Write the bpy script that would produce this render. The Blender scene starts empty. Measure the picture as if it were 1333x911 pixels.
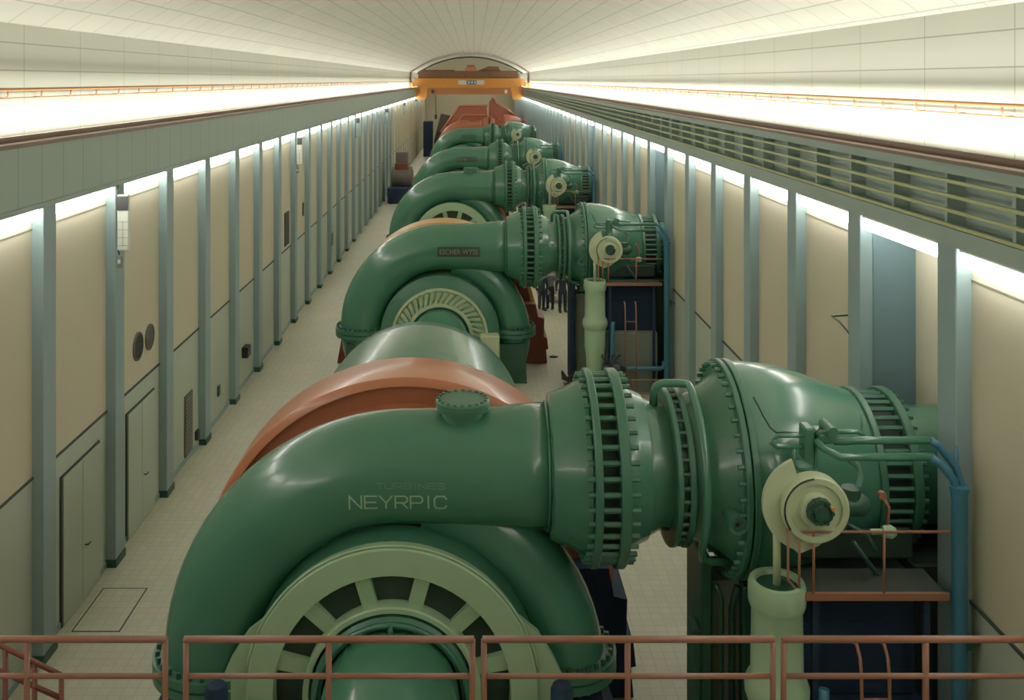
import bpy, math, random
from mathutils import Vector, Matrix
random.seed(7)
PI = math.pi
scene = bpy.context.scene
col = scene.collection

# ------------------------------------------------------------------ materials
def nodes_of(m):
    m.use_nodes = True
    return m.node_tree.nodes, m.node_tree.links, m.node_tree.nodes['Principled BSDF']

def paint(name, rgb, rough=0.35, metal=0.0, var=0.12, scale=3.0, coat=0.0, spec=0.5):
    m = bpy.data.materials.new(name)
    n, l, b = nodes_of(m)
    b.inputs['Roughness'].default_value = rough
    b.inputs['Metallic'].default_value = metal
    b.inputs['Specular IOR Level'].default_value = spec
    if coat:
        b.inputs['Coat Weight'].default_value = coat
        b.inputs['Coat Roughness'].default_value = 0.12
    tc = n.new('ShaderNodeTexCoord'); no = n.new('ShaderNodeTexNoise')
    no.inputs['Scale'].default_value = scale; no.inputs['Detail'].default_value = 5
    mx = n.new('ShaderNodeMix'); mx.data_type = 'RGBA'
    a = [max(0, c*(1-var)) for c in rgb]; c2 = [min(1, c*(1+var)) for c in rgb]
    mx.inputs[6].default_value = (*a, 1); mx.inputs[7].default_value = (*c2, 1)
    l.new(tc.outputs['Object'], no.inputs['Vector']); l.new(no.outputs['Fac'], mx.inputs[0])
    l.new(mx.outputs[2], b.inputs['Base Color'])
    return m

def tiled(name, rgb, line, w, h, mortar=0.02, rough=0.6, var=0.06, offset=0.0, bump=0.0, cellvar=0.05):
    """grid pattern on UVs measured in metres"""
    m = bpy.data.materials.new(name)
    n, l, b = nodes_of(m)
    b.inputs['Roughness'].default_value = rough
    uv = n.new('ShaderNodeUVMap'); br = n.new('ShaderNodeTexBrick')
    br.offset = offset; br.squash = 1.0
    br.inputs['Scale'].default_value = 1.0
    br.inputs['Brick Width'].default_value = w; br.inputs['Row Height'].default_value = h
    br.inputs['Mortar Size'].default_value = mortar; br.inputs['Mortar Smooth'].default_value = 0.2
    br.inputs['Color1'].default_value = (*[c*(1-cellvar) for c in rgb], 1)
    br.inputs['Color2'].default_value = (*[min(1, c*(1+cellvar)) for c in rgb], 1)
    br.inputs['Mortar'].default_value = (*line, 1)
    no = n.new('ShaderNodeTexNoise'); no.inputs['Scale'].default_value = 0.5; no.inputs['Detail'].default_value = 8
    mr = n.new('ShaderNodeMapRange'); mr.inputs[3].default_value = 1-var; mr.inputs[4].default_value = 1+var
    mx = n.new('ShaderNodeMix'); mx.data_type = 'RGBA'; mx.blend_type = 'MULTIPLY'; mx.inputs[0].default_value = 1
    l.new(uv.outputs['UV'], br.inputs['Vector']); l.new(uv.outputs['UV'], no.inputs['Vector'])
    l.new(no.outputs['Fac'], mr.inputs[0]); l.new(br.outputs['Color'], mx.inputs[6]); l.new(mr.outputs[0], mx.inputs[7])
    l.new(mx.outputs[2], b.inputs['Base Color'])
    return m

def emit(name, rgb, s):
    m = bpy.data.materials.new(name)
    n, l, b = nodes_of(m)
    b.inputs['Base Color'].default_value = (*rgb, 1)
    b.inputs['Emission Color'].default_value = (*rgb, 1)
    b.inputs['Emission Strength'].default_value = s
    return m

M = {}
M['green'] = paint('green machine paint', (0.046, 0.168, 0.104), 0.27, var=0.10, scale=1.4, coat=0.3)
M['green2'] = paint('green flange paint', (0.038, 0.140, 0.086), 0.38, var=0.14, scale=4)
M['green_dark'] = paint('dark green steel', (0.015, 0.062, 0.040), 0.45, var=0.2)
M['ltgreen'] = paint('light green paint', (0.32, 0.47, 0.28), 0.4, var=0.08)
M['cream'] = paint('pale yellow green paint', (0.47, 0.54, 0.33), 0.4, var=0.08)
M['cavity'] = paint('painted recess dark', (0.012, 0.028, 0.018), 0.7)  # near-black colour carries the shade of recesses and gaps
M['orange'] = paint('orange generator paint', (0.55, 0.165, 0.075), 0.30, var=0.08, coat=0.3)
M['orange_red'] = paint('orange red and drum shade', (0.36, 0.095, 0.045), 0.45, var=0.15)
M['amber'] = paint('yellow orange paint', (0.62, 0.30, 0.07), 0.4, var=0.1)
M['brown'] = paint('red brown paint', (0.15, 0.03, 0.015), 0.5, var=0.25)
M['rail'] = paint('rust orange railing paint', (0.27, 0.105, 0.062), 0.45, var=0.15, scale=8)
M['navy'] = paint('navy painted foundation', (0.018, 0.033, 0.062), 0.75, var=0.25, spec=0.15)
M['blue'] = paint('blue pipe paint', (0.035, 0.15, 0.24), 0.38, var=0.12)
M['deck'] = paint('near-black deck', (0.018, 0.026, 0.018), 0.7, var=0.3)  # even black-green colour for the platform deck
M['concrete'] = paint('grey green concrete', (0.17, 0.20, 0.16), 0.8, var=0.15)
M['column'] = paint('blue grey column paint', (0.235, 0.335, 0.35), 0.5, var=0.06)
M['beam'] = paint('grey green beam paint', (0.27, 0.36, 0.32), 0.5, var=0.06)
M['beam_web'] = paint('lightened beam web paint', (0.36, 0.47, 0.45), 0.5, var=0.06)  # web colour raised above the flanges to make up for missing light
M['niche'] = paint('blue niche paint', (0.13, 0.21, 0.245), 0.6, var=0.08, scale=1)
M['black'] = paint('black paint', (0.012, 0.014, 0.015), 0.5)
M['darkgap'] = paint('dark joint', (0.03, 0.045, 0.04), 0.8)
M['darkline'] = paint('grey joint', (0.20, 0.19, 0.14), 0.8)
M['white'] = paint('off white enamel', (0.62, 0.66, 0.58), 0.4)
M['conduit'] = paint('orange brown conduit paint', (0.50, 0.22, 0.07), 0.5)
M['bar'] = paint('yellow green conductor bar', (0.44, 0.46, 0.20), 0.4)
M['steel'] = paint('worn brown rail steel', (0.16, 0.085, 0.05), 0.5, var=0.3, scale=2)
M['crane'] = paint('crane orange yellow paint', (0.66, 0.24, 0.025), 0.4)
M['crane_low'] = paint('brownish crane orange', (0.40, 0.13, 0.03), 0.5)  # brownish orange of the lower girder
M['crane_brown'] = paint('crane brown machinery', (0.17, 0.075, 0.03), 0.6, var=0.3)
M['beige_col'] = paint('beige painted column', (0.44, 0.42, 0.31), 0.6)
M['letters'] = paint('pale lettering paint', (0.28, 0.46, 0.31), 0.5)
M['letters_dim'] = paint('faded lettering paint', (0.085, 0.215, 0.15), 0.5)
M['plate'] = paint('dark name plate', (0.02, 0.035, 0.025), 0.5)
M['plate_text'] = paint('grey plate lettering', (0.16, 0.22, 0.15), 0.5)
M['skin'] = paint('skin', (0.45, 0.27, 0.19), 0.55)
M['cloth_navy'] = paint('dark navy cloth', (0.018, 0.026, 0.045), 0.85)
M['cloth_grey'] = paint('grey cloth', (0.10, 0.12, 0.13), 0.85)
M['hair'] = paint('dark hair', (0.02, 0.014, 0.01), 0.7)
M['wood'] = paint('pale planks', (0.46, 0.41, 0.28), 0.7)
M['crate'] = paint('grey brown machinery', (0.10, 0.085, 0.07), 0.7, var=0.4, scale=1.5)
M['glow'] = emit('fluorescent diffuser', (1.0, 1.0, 0.92), 13.5)
M['floor'] = tiled('floor tiles', (0.50, 0.475, 0.36), (0.42, 0.40, 0.30), 0.2, 0.2, 0.012, 0.45, 0.16)
M['ceil'] = tiled('ceiling panels', (0.62, 0.61, 0.49), (0.40, 0.40, 0.31), 1.25, 0.62, 0.02, 0.8, 0.05, offset=0.5, cellvar=0.03)
M['upper'] = tiled('upper wall panels', (0.66, 0.66, 0.54), (0.36, 0.36, 0.28), 2.5, 0.49, 0.012, 0.7, 0.04, cellvar=0.01)
M['panel'] = tiled('beige wall panel', (0.54, 0.485, 0.345), (0.50, 0.45, 0.33), 60, 60, 0.0, 0.7, 0.07)
M['dado'] = tiled('pale green lower wall', (0.42, 0.475, 0.385), (0.38, 0.42, 0.35), 60, 60, 0.0, 0.6, 0.08)
M['fascia'] = tiled('beam fascia panels', (0.30, 0.385, 0.335), (0.15, 0.20, 0.17), 0.86, 6, 0.012, 0.55, 0.05, cellvar=0.01)

# ------------------------------------------------------------------ mesh builder
class MB:
    def __init__(s): s.v = []; s.f = []; s.uv = []; s.mi = []; s.sm = []
    def face(s, idx, mi=0, uv=None, smooth=False):
        s.f.append(idx); s.mi.append(mi); s.uv.append(uv); s.sm.append(smooth)
    def quad(s, a, b, c, d, uvs=None, mi=0):
        k = len(s.v); s.v += [a, b, c, d]; s.face((k, k+1, k+2, k+3), mi, uvs); return s
    def box(s, x0, x1, y0, y1, z0, z1, mi=0, bev=0.0):
        if bev > 0:
            e = min(bev, (x1-x0)*.45, (y1-y0)*.45, (z1-z0)*.45)
            # chamfered along every edge: hull of three inset boxes
            V = []
            for sx in (0, 1):
                for sy in (0, 1):
                    for sz in (0, 1):
                        X = (x0, x1)[sx]; Y = (y0, y1)[sy]; Z = (z0, z1)[sz]
                        dx = e if sx == 0 else -e; dy = e if sy == 0 else -e; dz = e if sz == 0 else -e
                        V += [(X, Y+dy, Z+dz), (X+dx, Y, Z+dz), (X+dx, Y+dy, Z)]
            import bmesh
            bm = bmesh.new(); bv = [bm.verts.new(p) for p in V]
            bmesh.ops.convex_hull(bm, input=bv)
            bmesh.ops.dissolve_limit(bm, angle_limit=0.01, verts=bm.verts, edges=bm.edges)
            bm.verts.index_update(); k = len(s.v)
            s.v += [tuple(v.co) for v in bm.verts]
            for f in bm.faces: s.face(tuple(k+v.index for v in f.verts), mi)
            bm.free(); return s
        k = len(s.v)
        s.v += [(x0,y0,z0),(x1,y0,z0),(x1,y1,z0),(x0,y1,z0),(x0,y0,z1),(x1,y0,z1),(x1,y1,z1),(x0,y1,z1)]
        for q, (u, w) in (((0,3,2,1),(0,1)), ((4,5,6,7),(0,1)), ((0,1,5,4),(0,2)), ((2,3,7,6),(0,2)), ((1,2,6,5),(1,2)), ((3,0,4,7),(1,2))):
            idx = tuple(k+i for i in q)
            s.face(idx, mi, [(s.v[i][u], s.v[i][w]) for i in idx])
        return s
    def grid(s, rows, closed_u=False, closed_v=False, mi=0, smooth=True, cap=False, uvf=None):
        """rows: list of rings"""
        k = len(s.v); n = len(rows[0]); m = len(rows)
        for r in rows: s.v += [tuple(p) for p in r]
        for i in range(m if closed_v else m-1):
            for j in range(n if closed_u else n-1):
                a = k+i*n+j; b = k+i*n+(j+1) % n
                c = k+((i+1) % m)*n+(j+1) % n; d = k+((i+1) % m)*n+j
                s.face((a, b, c, d), mi, uvf(i, j) if uvf else None, smooth)
        if cap and closed_u:
            s.face(tuple(k+j for j in range(n))[::-1], mi); s.face(tuple(k+(m-1)*n+j for j in range(n)), mi)
        return s
    def lathe(s, prof, axis='x', o=(0,0,0), seg=48, mi=0, smooth=True, cap=True, flat=False):
        """prof: list of (t along axis, r). sharp corners get doubled rings"""
        def pt(t, r, a):
            c, q = r*math.cos(a), r*math.sin(a)
            if axis == 'x': return (o[0]+t, o[1]-c, o[2]+q)
            if axis == 'y': return (o[0]+c, o[1]+t, o[2]+q)
            return (o[0]+c, o[1]+q, o[2]+t)
        ring = lambda t, r: [pt(t, r, 2*PI*j/seg) for j in range(seg)]
        segs = []
        cur = [prof[0]]
        for i in range(1, len(prof)):
            cur.append(prof[i])
            if i < len(prof)-1:
                ax, ay = prof[i][0]-prof[i-1][0], prof[i][1]-prof[i-1][1]
                bx, by = prof[i+1][0]-prof[i][0], prof[i+1][1]-prof[i][1]
                la, lb = math.hypot(ax, ay), math.hypot(bx, by)
                if la and lb and (ax*bx+ay*by)/(la*lb) < 0.8:
                    segs.append(cur); cur = [prof[i]]
        segs.append(cur)
        for q in segs: s.grid([ring(t, r) for t, r in q], closed_u=True, mi=mi, smooth=smooth)
        if cap:
            for (t, r), t2, fl in ((prof[0], prof[1][0], True), (prof[-1], prof[-2][0], False)):
                if r > 1e-4 and abs(t-t2) > 1e-5:
                    k = len(s.v); s.v += ring(t, r); ids = tuple(range(k, k+seg))
                    s.face(ids[::-1] if fl else ids, mi)
        return s
    def tube(s, pts, r, seg=12, closed=False, mi=0, cap=True, radii=None):
        P = [Vector(p) for p in pts]; n = len(P)
        T = []
        for i in range(n):
            if closed: t = P[(i+1) % n]-P[i-1]
            else: t = P[min(i+1, n-1)]-P[max(i-1, 0)]
            T.append(t.normalized())
        up = Vector((0, 0, 1)) if abs(T[0].z) < .9 else Vector((0, 1, 0))
        N = (up - T[0]*up.dot(T[0])).normalized(); rows = []
        for i in range(n):
            N = (N - T[i]*N.dot(T[i])).normalized(); B = T[i].cross(N)
            rr = radii[i] if radii else r
            rows.append([P[i]+(N*math.cos(2*PI*j/seg)+B*math.sin(2*PI*j/seg))*rr for j in range(seg)])
        s.grid(rows, closed_u=True, closed_v=closed, mi=mi, cap=cap and not closed)
        return s
    def prism(s, poly, axis, t0, t1, mi=0):
        """poly in the two other axes (x,z for y; y,z for x; x,y for z)"""
        def pt(p, t):
            if axis == 'y': return (p[0], t, p[1])
            if axis == 'x': return (t, p[0], p[1])
            return (p[0], p[1], t)
        k = len(s.v); n = len(poly)
        s.v += [pt(p, t0) for p in poly]+[pt(p, t1) for p in poly]
        s.face(tuple(range(k, k+n)), mi); s.face(tuple(range(k+n, k+2*n))[::-1], mi)
        for i in range(n): s.face((k+i, k+(i+1) % n, k+n+(i+1) % n, k+n+i), mi)
        return s
    def clampz(s, z0):
        s.v = [(v[0], v[1], max(v[2], z0)) for v in s.v]; return s

BASE = {}
def new_obj(name, mb, mats, parent=None, fix=True):
    if not isinstance(mats, (list, tuple)): mats = [mats]
    off = BASE.get(parent.name, (0,0,0)) if parent else (0,0,0)
    me = bpy.data.meshes.new(name)
    me.from_pydata([(v[0]-off[0], v[1]-off[1], v[2]-off[2]) for v in mb.v], [], mb.f)
    for m in mats: me.materials.append(m)
    lay = me.uv_layers.new(name='UVMap')
    for p, mi, uv, sm in zip(me.polygons, mb.mi, mb.uv, mb.sm):
        p.material_index = mi; p.use_smooth = sm
        if uv:
            for li, c in zip(p.loop_indices, uv): lay.data[li].uv = c
    if fix:
        import bmesh
        bm = bmesh.new(); bm.from_mesh(me); bmesh.ops.recalc_face_normals(bm, faces=bm.faces); bm.to_mesh(me); bm.free()
    o = bpy.data.objects.new(name, me); col.objects.link(o)
    if parent:
        o.parent = parent; BASE[o.name] = off
    return o

def tag(o, label=None, cat=None, group=None, kind=None):
    if label: o['label'] = label
    if cat: o['category'] = cat
    if group: o['group'] = group
    if kind: o['kind'] = kind
    return o

def thing(name, label, cat, base, world=None, group=None):
    """Empty at base; its parts are modelled in the frame whose origin is world (default 0)"""
    o = bpy.data.objects.new(name, None); col.objects.link(o)
    w = world or (0,0,0)
    o.location = (base[0]+w[0], base[1]+w[1], base[2]+w[2])
    BASE[o.name] = base
    o.empty_display_size = 0.3
    return tag(o, label, cat, group)

def struct(name, mb, mats, parent=None, fix=True):
    o = new_obj(name, mb, mats, parent, fix)
    if not parent: o['kind'] = 'structure'
    return o

def ordw(n):
    w = ['first','second','third','fourth','fifth','sixth','seventh','eighth','ninth','tenth','eleventh','twelfth','thirteenth','fourteenth','fifteenth','sixteenth','seventeenth','eighteenth','nineteenth','twentieth','twenty-first','twenty-second','twenty-third','twenty-fourth','twenty-fifth','twenty-sixth','twenty-seventh','twenty-eighth','twenty-ninth','thirtieth']
    return w[n-1] if n <= len(w) else str(n)+'th'

def arcpts(c, r, a0, a1, n, plane='xz', h=0):
    out = []
    for i in range(n+1):
        a = math.radians(a0+(a1-a0)*i/n); u, w = c[0]+r*math.cos(a), c[1]+r*math.sin(a)
        out.append((u, h, w) if plane == 'xz' else (h, u, w) if plane == 'yz' else (u, w, h))
    return out

# ------------------------------------------------------------------ room measurements (metres, camera at x=0,y=0,z=10)
Y0, Y1 = -4.0, 150.0
CL, CR = -7.35, 6.15           # hall faces of the columns
WL, WR = -7.55, 6.35           # wall panels between columns
UL, UR = -8.2, 7.04            # upper walls
ZB0, ZB1 = 7.89, 8.92          # crane beams
ZS = 11.0                      # springing of vault
YB = 150.0
DADO = 3.2

lcols = [16.4+3.3*k for k in range(-5, 40)]
rcols = [12.25+3.05*k for k in range(-4, 45)]
rk = {round(12.25+3.05*k, 3): k for k in range(-4, 45)}
NICHE = (0, 6, 12, 18, 27, 33)
UNITY = [12.25+3.05*k+0.5+1.275 for k in NICHE]

# floor
f = MB(); f.quad((UL-.2, Y0, 0), (UR+.2, Y0, 0), (UR+.2, Y1, 0), (UL-.2, Y1, 0), [(UL, Y0), (UR, Y0), (UR, Y1), (UL, Y1)])
f.quad((UL-.2, Y0, -.3), (UR+.2, Y0, -.3), (UR+.2, Y1, -.3), (UL-.2, Y1, -.3), [(0,0)]*4)
struct('floor', f, M['floor'], fix=False)

# vaulted ceiling
cx = (UL+UR)/2; hw = (UR-UL)/2; sag = 2.4; RR = (hw*hw+sag*sag)/(2*sag); a_h = math.asin(hw/RR)
def vault(t, dr=0): # t in -1..1
    a = t*a_h
    return (cx+(RR+dr)*math.sin(a), ZS+sag-RR+(RR+dr)*math.cos(a))
c = MB(); NV = 40
rows = []; arcl = RR*2*a_h
ys = [Y0+(Y1-Y0)*i/8 for i in range(9)]
for y in ys: rows.append([(vault(-1+2*j/NV)[0], y, vault(-1+2*j/NV)[1]) for j in range(NV+1)])
c.grid(rows, smooth=True, uvf=lambda i, j: [(ys[i], arcl*j/NV), (ys[i], arcl*(j+1)/NV), (ys[i+1], arcl*(j+1)/NV), (ys[i+1], arcl*j/NV)])
struct('ceiling', c, M['ceil'], fix=False)

# left wall: dado, panel, and upper wall (set back above the beam)
def wall_strip(mb, x, y0, y1, z0, z1, mi):
    zo = .37 if mi == 2 else 0
    mb.quad((x, y0, z0), (x, y1, z0), (x, y1, z1), (x, y0, z1), [(y0, z0-zo), (y1, z0-zo), (y1, z1-zo), (y0, z1-zo)], mi)
w = MB()
wall_strip(w, WL, Y0, Y1, 0, DADO, 1); wall_strip(w, WL, Y0, Y1, DADO, ZB0+.05, 0)
w.quad((UL, Y0, ZB1-.02), (WL+.1, Y0, ZB1-.02), (WL+.1, Y1, ZB1-.02), (UL, Y1, ZB1-.02), [(0,0)]*4, 0)
wall_strip(w, UL, Y0, Y1, ZB1-.02, ZS+.03, 2)
struct('wall_left', w, [M['panel'], M['dado'], M['upper']], fix=False)
# right wall with the deep niches where the penstocks enter
w = MB(); y = Y0
for kk in NICHE:
    a, b = 12.25+3.05*kk+.5, 12.25+3.05*(kk+1)
    wall_strip(w, WR, y, a, 0, DADO+.15, 1); wall_strip(w, WR, y, a, DADO+.15, ZB0+.05, 0)
    wall_strip(w, UR, a, b, 0, DADO+.15, 1); wall_strip(w, UR, a, b, DADO+.15, ZB0+.05, 0)
    for yy in (a, b):
        w.quad((WR, yy, 0), (UR, yy, 0), (UR, yy, ZB0+.05), (WR, yy, ZB0+.05), [(0,0)]*4, 3)
    w.quad((WR, a, ZB0+.05), (UR, a, ZB0+.05), (UR, b, ZB0+.05), (WR, b, ZB0+.05), [(0,0)]*4, 3)
    y = b
wall_strip(w, WR, y, Y1, 0, DADO+.15, 1); wall_strip(w, WR, y, Y1, DADO+.15, ZB0+.05, 0)
w.quad((UR, Y0, ZB1-.02), (WR-.1, Y0, ZB1-.02), (WR-.1, Y1, ZB1-.02), (UR, Y1, ZB1-.02), [(0,0)]*4, 0)
wall_strip(w, UR, Y0, Y1, ZB1-.02, ZS+.03, 2)
struct('wall_right', w, [M['panel'], M['dado'], M['upper'], M['niche']], fix=False)
# end walls
for nm, yy in (('wall_back', Y1), ('wall_front', Y0)):
    w = MB()
    w.quad((UL, yy, 0), (UR, yy, 0), (UR, yy, ZS+.01), (UL, yy, ZS+.01), [(UL, 0), (UR, 0), (UR, ZS), (UL, ZS)])
    k = len(w.v); P = [(vault(-1+2*j/NV)[0], yy, vault(-1+2*j/NV)[1]) for j in range(NV+1)]
    w.v += P; w.face(tuple(range(k, k+NV+1)), 0, [(p[0], p[2]) for p in P])
    struct(nm, w, M['panel'], fix=False)
w = MB()
rows = [[(vault(-1+2*j/NV, dr)[0], yy, vault(-1+2*j/NV, dr)[1]) for j in range(NV+1)] for dr, yy in ((0, 138), (-.22, 138), (-.22, 138.5), (0, 138.5))]
w.grid(rows, smooth=False); struct('trim_1', w, M['green_dark'])
# joints between dado and upper panels, skirting
w = MB(); w.box(WL, WL+.03, Y0, Y1, DADO-.02, DADO+.02); struct('trim_2', w, M['darkgap'])
w = MB(); yy = Y0
for kk in NICHE:
    a, b = 12.25+3.05*kk+.5, 12.25+3.05*(kk+1)
    w.box(WR-.03, WR, yy, a, DADO+.13, DADO+.17); yy = b
w.box(WR-.03, WR, yy, Y1, DADO+.13, DADO+.17)
struct('trim_3', w, M['darkgap'])
w = MB(); w.box(WL, WL+.025, Y0, Y1, 0.0, .12); struct('baseboard_left', w, M['column'])
w = MB(); yy = Y0
for kk in NICHE:
    a, b = 12.25+3.05*kk+.5, 12.25+3.05*(kk+1)
    w.box(WR-.025, WR, yy, a, 0, .12); yy = b
w.box(WR-.025, WR, yy, Y1, 0, .12)
struct('baseboard_right', w, M['column'])
# joints at the head of the wall panels
w = MB(); w.box(WL, WL+.012, Y0, Y1, 7.44, 7.46); struct('trim_4', w, M['darkline'])
w = MB(); yy = Y0
for kk in NICHE:
    a, b = 12.25+3.05*kk+.5, 12.25+3.05*(kk+1)
    w.box(WR-.012, WR, yy, a, 7.44, 7.46); yy = b
struct('trim_5', w, M['darkline'])

# columns
for i, y in enumerate(lcols):
    far = y > 88
    w = MB(); w.box(WL-.02, CL if not far else WL+.12, y, y+(.5 if not far else .3), 0, ZB0, bev=.012)
    o = struct('wall_column', w, M['column'] if not far else M['beige_col'])
    if y < 60:
        w = MB(); w.box(WL-.01, CL+.02, y-.02, y+.52, 0, .16); new_obj('plinth', w, M['green_dark'], o)
for i, y in enumerate(rcols):
    if y > Y1-1: continue
    w = MB(); w.box(CR, WR+.02, y, y+.5, 0, ZB0, bev=.012)
    struct('wall_column', w, M['column'])

# left crane beam with panelled fascia
w = MB(); w.box(UL+.02, CL, Y0, Y1, ZB0, ZB1)
struct('crane_beam', w, M['fascia'], fix=False)
w = MB(); w.box(CL-.06, CL+.05, Y0, Y1, ZB0-.06, ZB0+.03); struct('trim_6', w, M['beam'])
w = MB(); w.box(CL-.2, CL+.04, Y0, Y1, ZB1-.02, ZB1+.05); struct('trim_7', w, M['steel'])
w = MB(); w.box(CL-.42, CL-.34, Y0, Y1, ZB1, ZB1+.14); w.box(CL-.5, CL-.26, Y0, Y1, ZB1-.005, ZB1+.03)
tag(new_obj('crane_rail', w, M['steel']), 'brown crane rail running along the top of the left beam', 'rail')
# right crane beam: I-section with stiffeners
w = MB()
w.box(CR-.02, UR-.02, Y0, Y1, ZB1-.13, ZB1)          # top flange
w.box(CR-.02, UR-.02, Y0, Y1, ZB0-.03, ZB0+.20)      # bottom flange
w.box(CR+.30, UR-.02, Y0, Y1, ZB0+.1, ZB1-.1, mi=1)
yy = 4.0
st = struct('crane_beam', w, [M['beam'], M['beam_web']], fix=False)
yy = 11.0
nst = 0
while yy < 140 and nst < 82:
    s_ = MB(); s_.box(CR+.06, CR+.32, yy, yy+.07, ZB0+.2, ZB1-.13); new_obj('stiffener', s_, M['beam_web'], st)
    yy += 1.6; nst += 1
w = MB(); w.box(CR+.26, CR+.34, Y0, Y1, ZB1, ZB1+.14); w.box(CR+.18, CR+.42, Y0, Y1, ZB1-.005, ZB1+.03)
tag(new_obj('crane_rail', w, M['steel']), 'brown crane rail running along the top of the right beam', 'rail')
w = MB(); w.box(CR-.03, CR+.16, Y0, Y1, ZB1, ZB1+.05); struct('trim_8', w, M['steel'])
for q, hz in enumerate((1.31, 1.50, 1.69, 1.88)):
    w = MB(); w.box(CR-.02, CR+.04, Y0, 140, 10-hz-.022, 10-hz+.022, bev=.006)
    tag(new_obj('conductor_bar', w, M['bar']), '%s yellow-green conductor bar from the top, along the face of the right crane beam' % ('first','second','third','lowest')[q], 'conductor bar', 'conductor bars on the right crane beam')

# wall conduits with brackets
for side, X, z, sg, sp in (('left', UL, 9.83, 1, 1.3), ('right', UR, 9.67, -1, 1.22)):
    t = thing('wall_conduit', 'thin orange conduit on brackets along the bright upper %s wall' % side, 'conduit', (X, 20, z))
    w = MB(); w.tube([(X+sg*.14, Y0+.1, z), (X+sg*.14, 148, z)], .028, 8); new_obj('pipe', w, M['conduit'], t)
    w = MB(); w.tube([(X+sg*.06, Y0+.1, z-.15), (X+sg*.06, 148, z-.15)], .012, 6); new_obj('cable', w, M['conduit'], t)
    for k in range(62):
        y = 10.1+sp*k
        w = MB(); w.tube([(X, y, z-.15), (X+sg*.1, y, z-.15), (X+sg*.14, y, z-.11), (X+sg*.14, y, z)], .016, 6)
        new_obj('bracket', w, M['conduit'], t)

# ------------------------------------------------------------------ strip lights below the beams
def strip(side, y0, y1, n):
    X, sg = (CL, -1) if side == 'left' else (CR, 1)
    g = 'fluorescent strip lights under the %s crane beam' % side
    t = thing('strip_light', '%s white fluorescent strip light from the camera under the %s crane beam' % (ordw(n), side), 'light', (X+sg*.1, (y0+y1)/2, ZB0-.2), None, g)
    w = MB(); xa, xb = sorted((X+sg*.02, X+sg*.16)); w.box(xa, xb, y0+.05, y1-.05, ZB0-.07, ZB0-.035); new_obj('housing', w, M['white'], t)
    w = MB(); w.box(xa+.01, xb-.01, y0+.08, y1-.08, ZB0-.26, ZB0-.07, bev=.02); new_obj('diffuser', w, M['glow'], t)
n = 0  # bays beside the camera get unseen strips too, added for light from the front
for i in range(len(lcols)-1):
    if -1 < lcols[i] < 144:
        n += 1; strip('left', lcols[i]+.5 if lcols[i] < 88 else lcols[i]+.3, lcols[i+1], n)
n = 0
for i in range(len(rcols)-1):
    if -1 < rcols[i] < 144:
        n += 1; strip('right', rcols[i]+.5, rcols[i+1], n)

# cove lamps on top of the beams, hidden from below, washing the upper walls and the vault
def area(name, loc, rot, sx, sy, e, colr=(1, .985, .90)):
    L = bpy.data.lights.new(name, 'AREA'); L.shape = 'RECTANGLE'; L.size = sx; L.size_y = sy; L.energy = e; L.color = colr
    o = bpy.data.objects.new(name, L); o.location = loc; o.rotation_euler = rot; col.objects.link(o); return o
EC = 900
for side, X, sg in (('left', UL+.42, -1), ('right', UR-.42, 1)):
    for k in range(3):
        y = -2+25*k+25*.5 if False else -3+50*k+25
        area('cove_lamp', (X, y, ZB1+.12), (0, math.radians(180+sg*10), 0), .22, 50, EC)

# ------------------------------------------------------------------ turbines
XC, ZC = -1.12, 1.60
ZA = 4.38
RC0 = ZA-ZC
def key(tab, t):
    for (a, va), (b, vb) in zip(tab, tab[1:]):
        if t <= b: 
            u = (t-a)/(b-a); return va+(vb-va)*u
    return tab[-1][1]
RT = [(90, RC0), (180, 2.62), (270, 2.5), (360, 2.44), (440, 2.3)]
rT = [(90, .78), (180, .74), (270, .66), (360, .58), (440, .42)]
def casing(X=None, th=None):
    """centre, outward direction and radius along the casing; X on the straight inlet, th (deg) on the spiral"""
    if th is None and X >= XC:
        r = key([(XC, .78), (-.4, .79), (.3, .82), (1.07, .88)], X)
        return Vector((X, 0, ZA)), Vector((0, 0, 1)), r
    if th is None: th = 90+math.degrees((XC-X)/RC0)
    a = math.radians(th); R = key(RT, th)
    d = Vector((math.cos(a), 0, math.sin(a)))
    return Vector((XC, 0, ZC))+d*R, d, key(rT, th)
def on_casing(X, phi, lift=0.0):
    c_, d, r = casing(X=X); p = math.radians(phi)
    return c_+(Vector((0, -1, 0))*math.cos(p)+d*math.sin(p))*(r+lift)

def on_flat(X, v, lift=.006):
    Z = ZA+v
    if X >= XC: off = v; r = casing(X=X)[2]
    else:
        th = math.degrees(math.atan2(Z-ZC, X-XC)); off = math.hypot(Z-ZC, X-XC)-key(RT, th); r = key(rT, th)
    r += lift
    return (X, -math.sqrt(max(1e-4, r*r-off*off)), Z)

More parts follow.
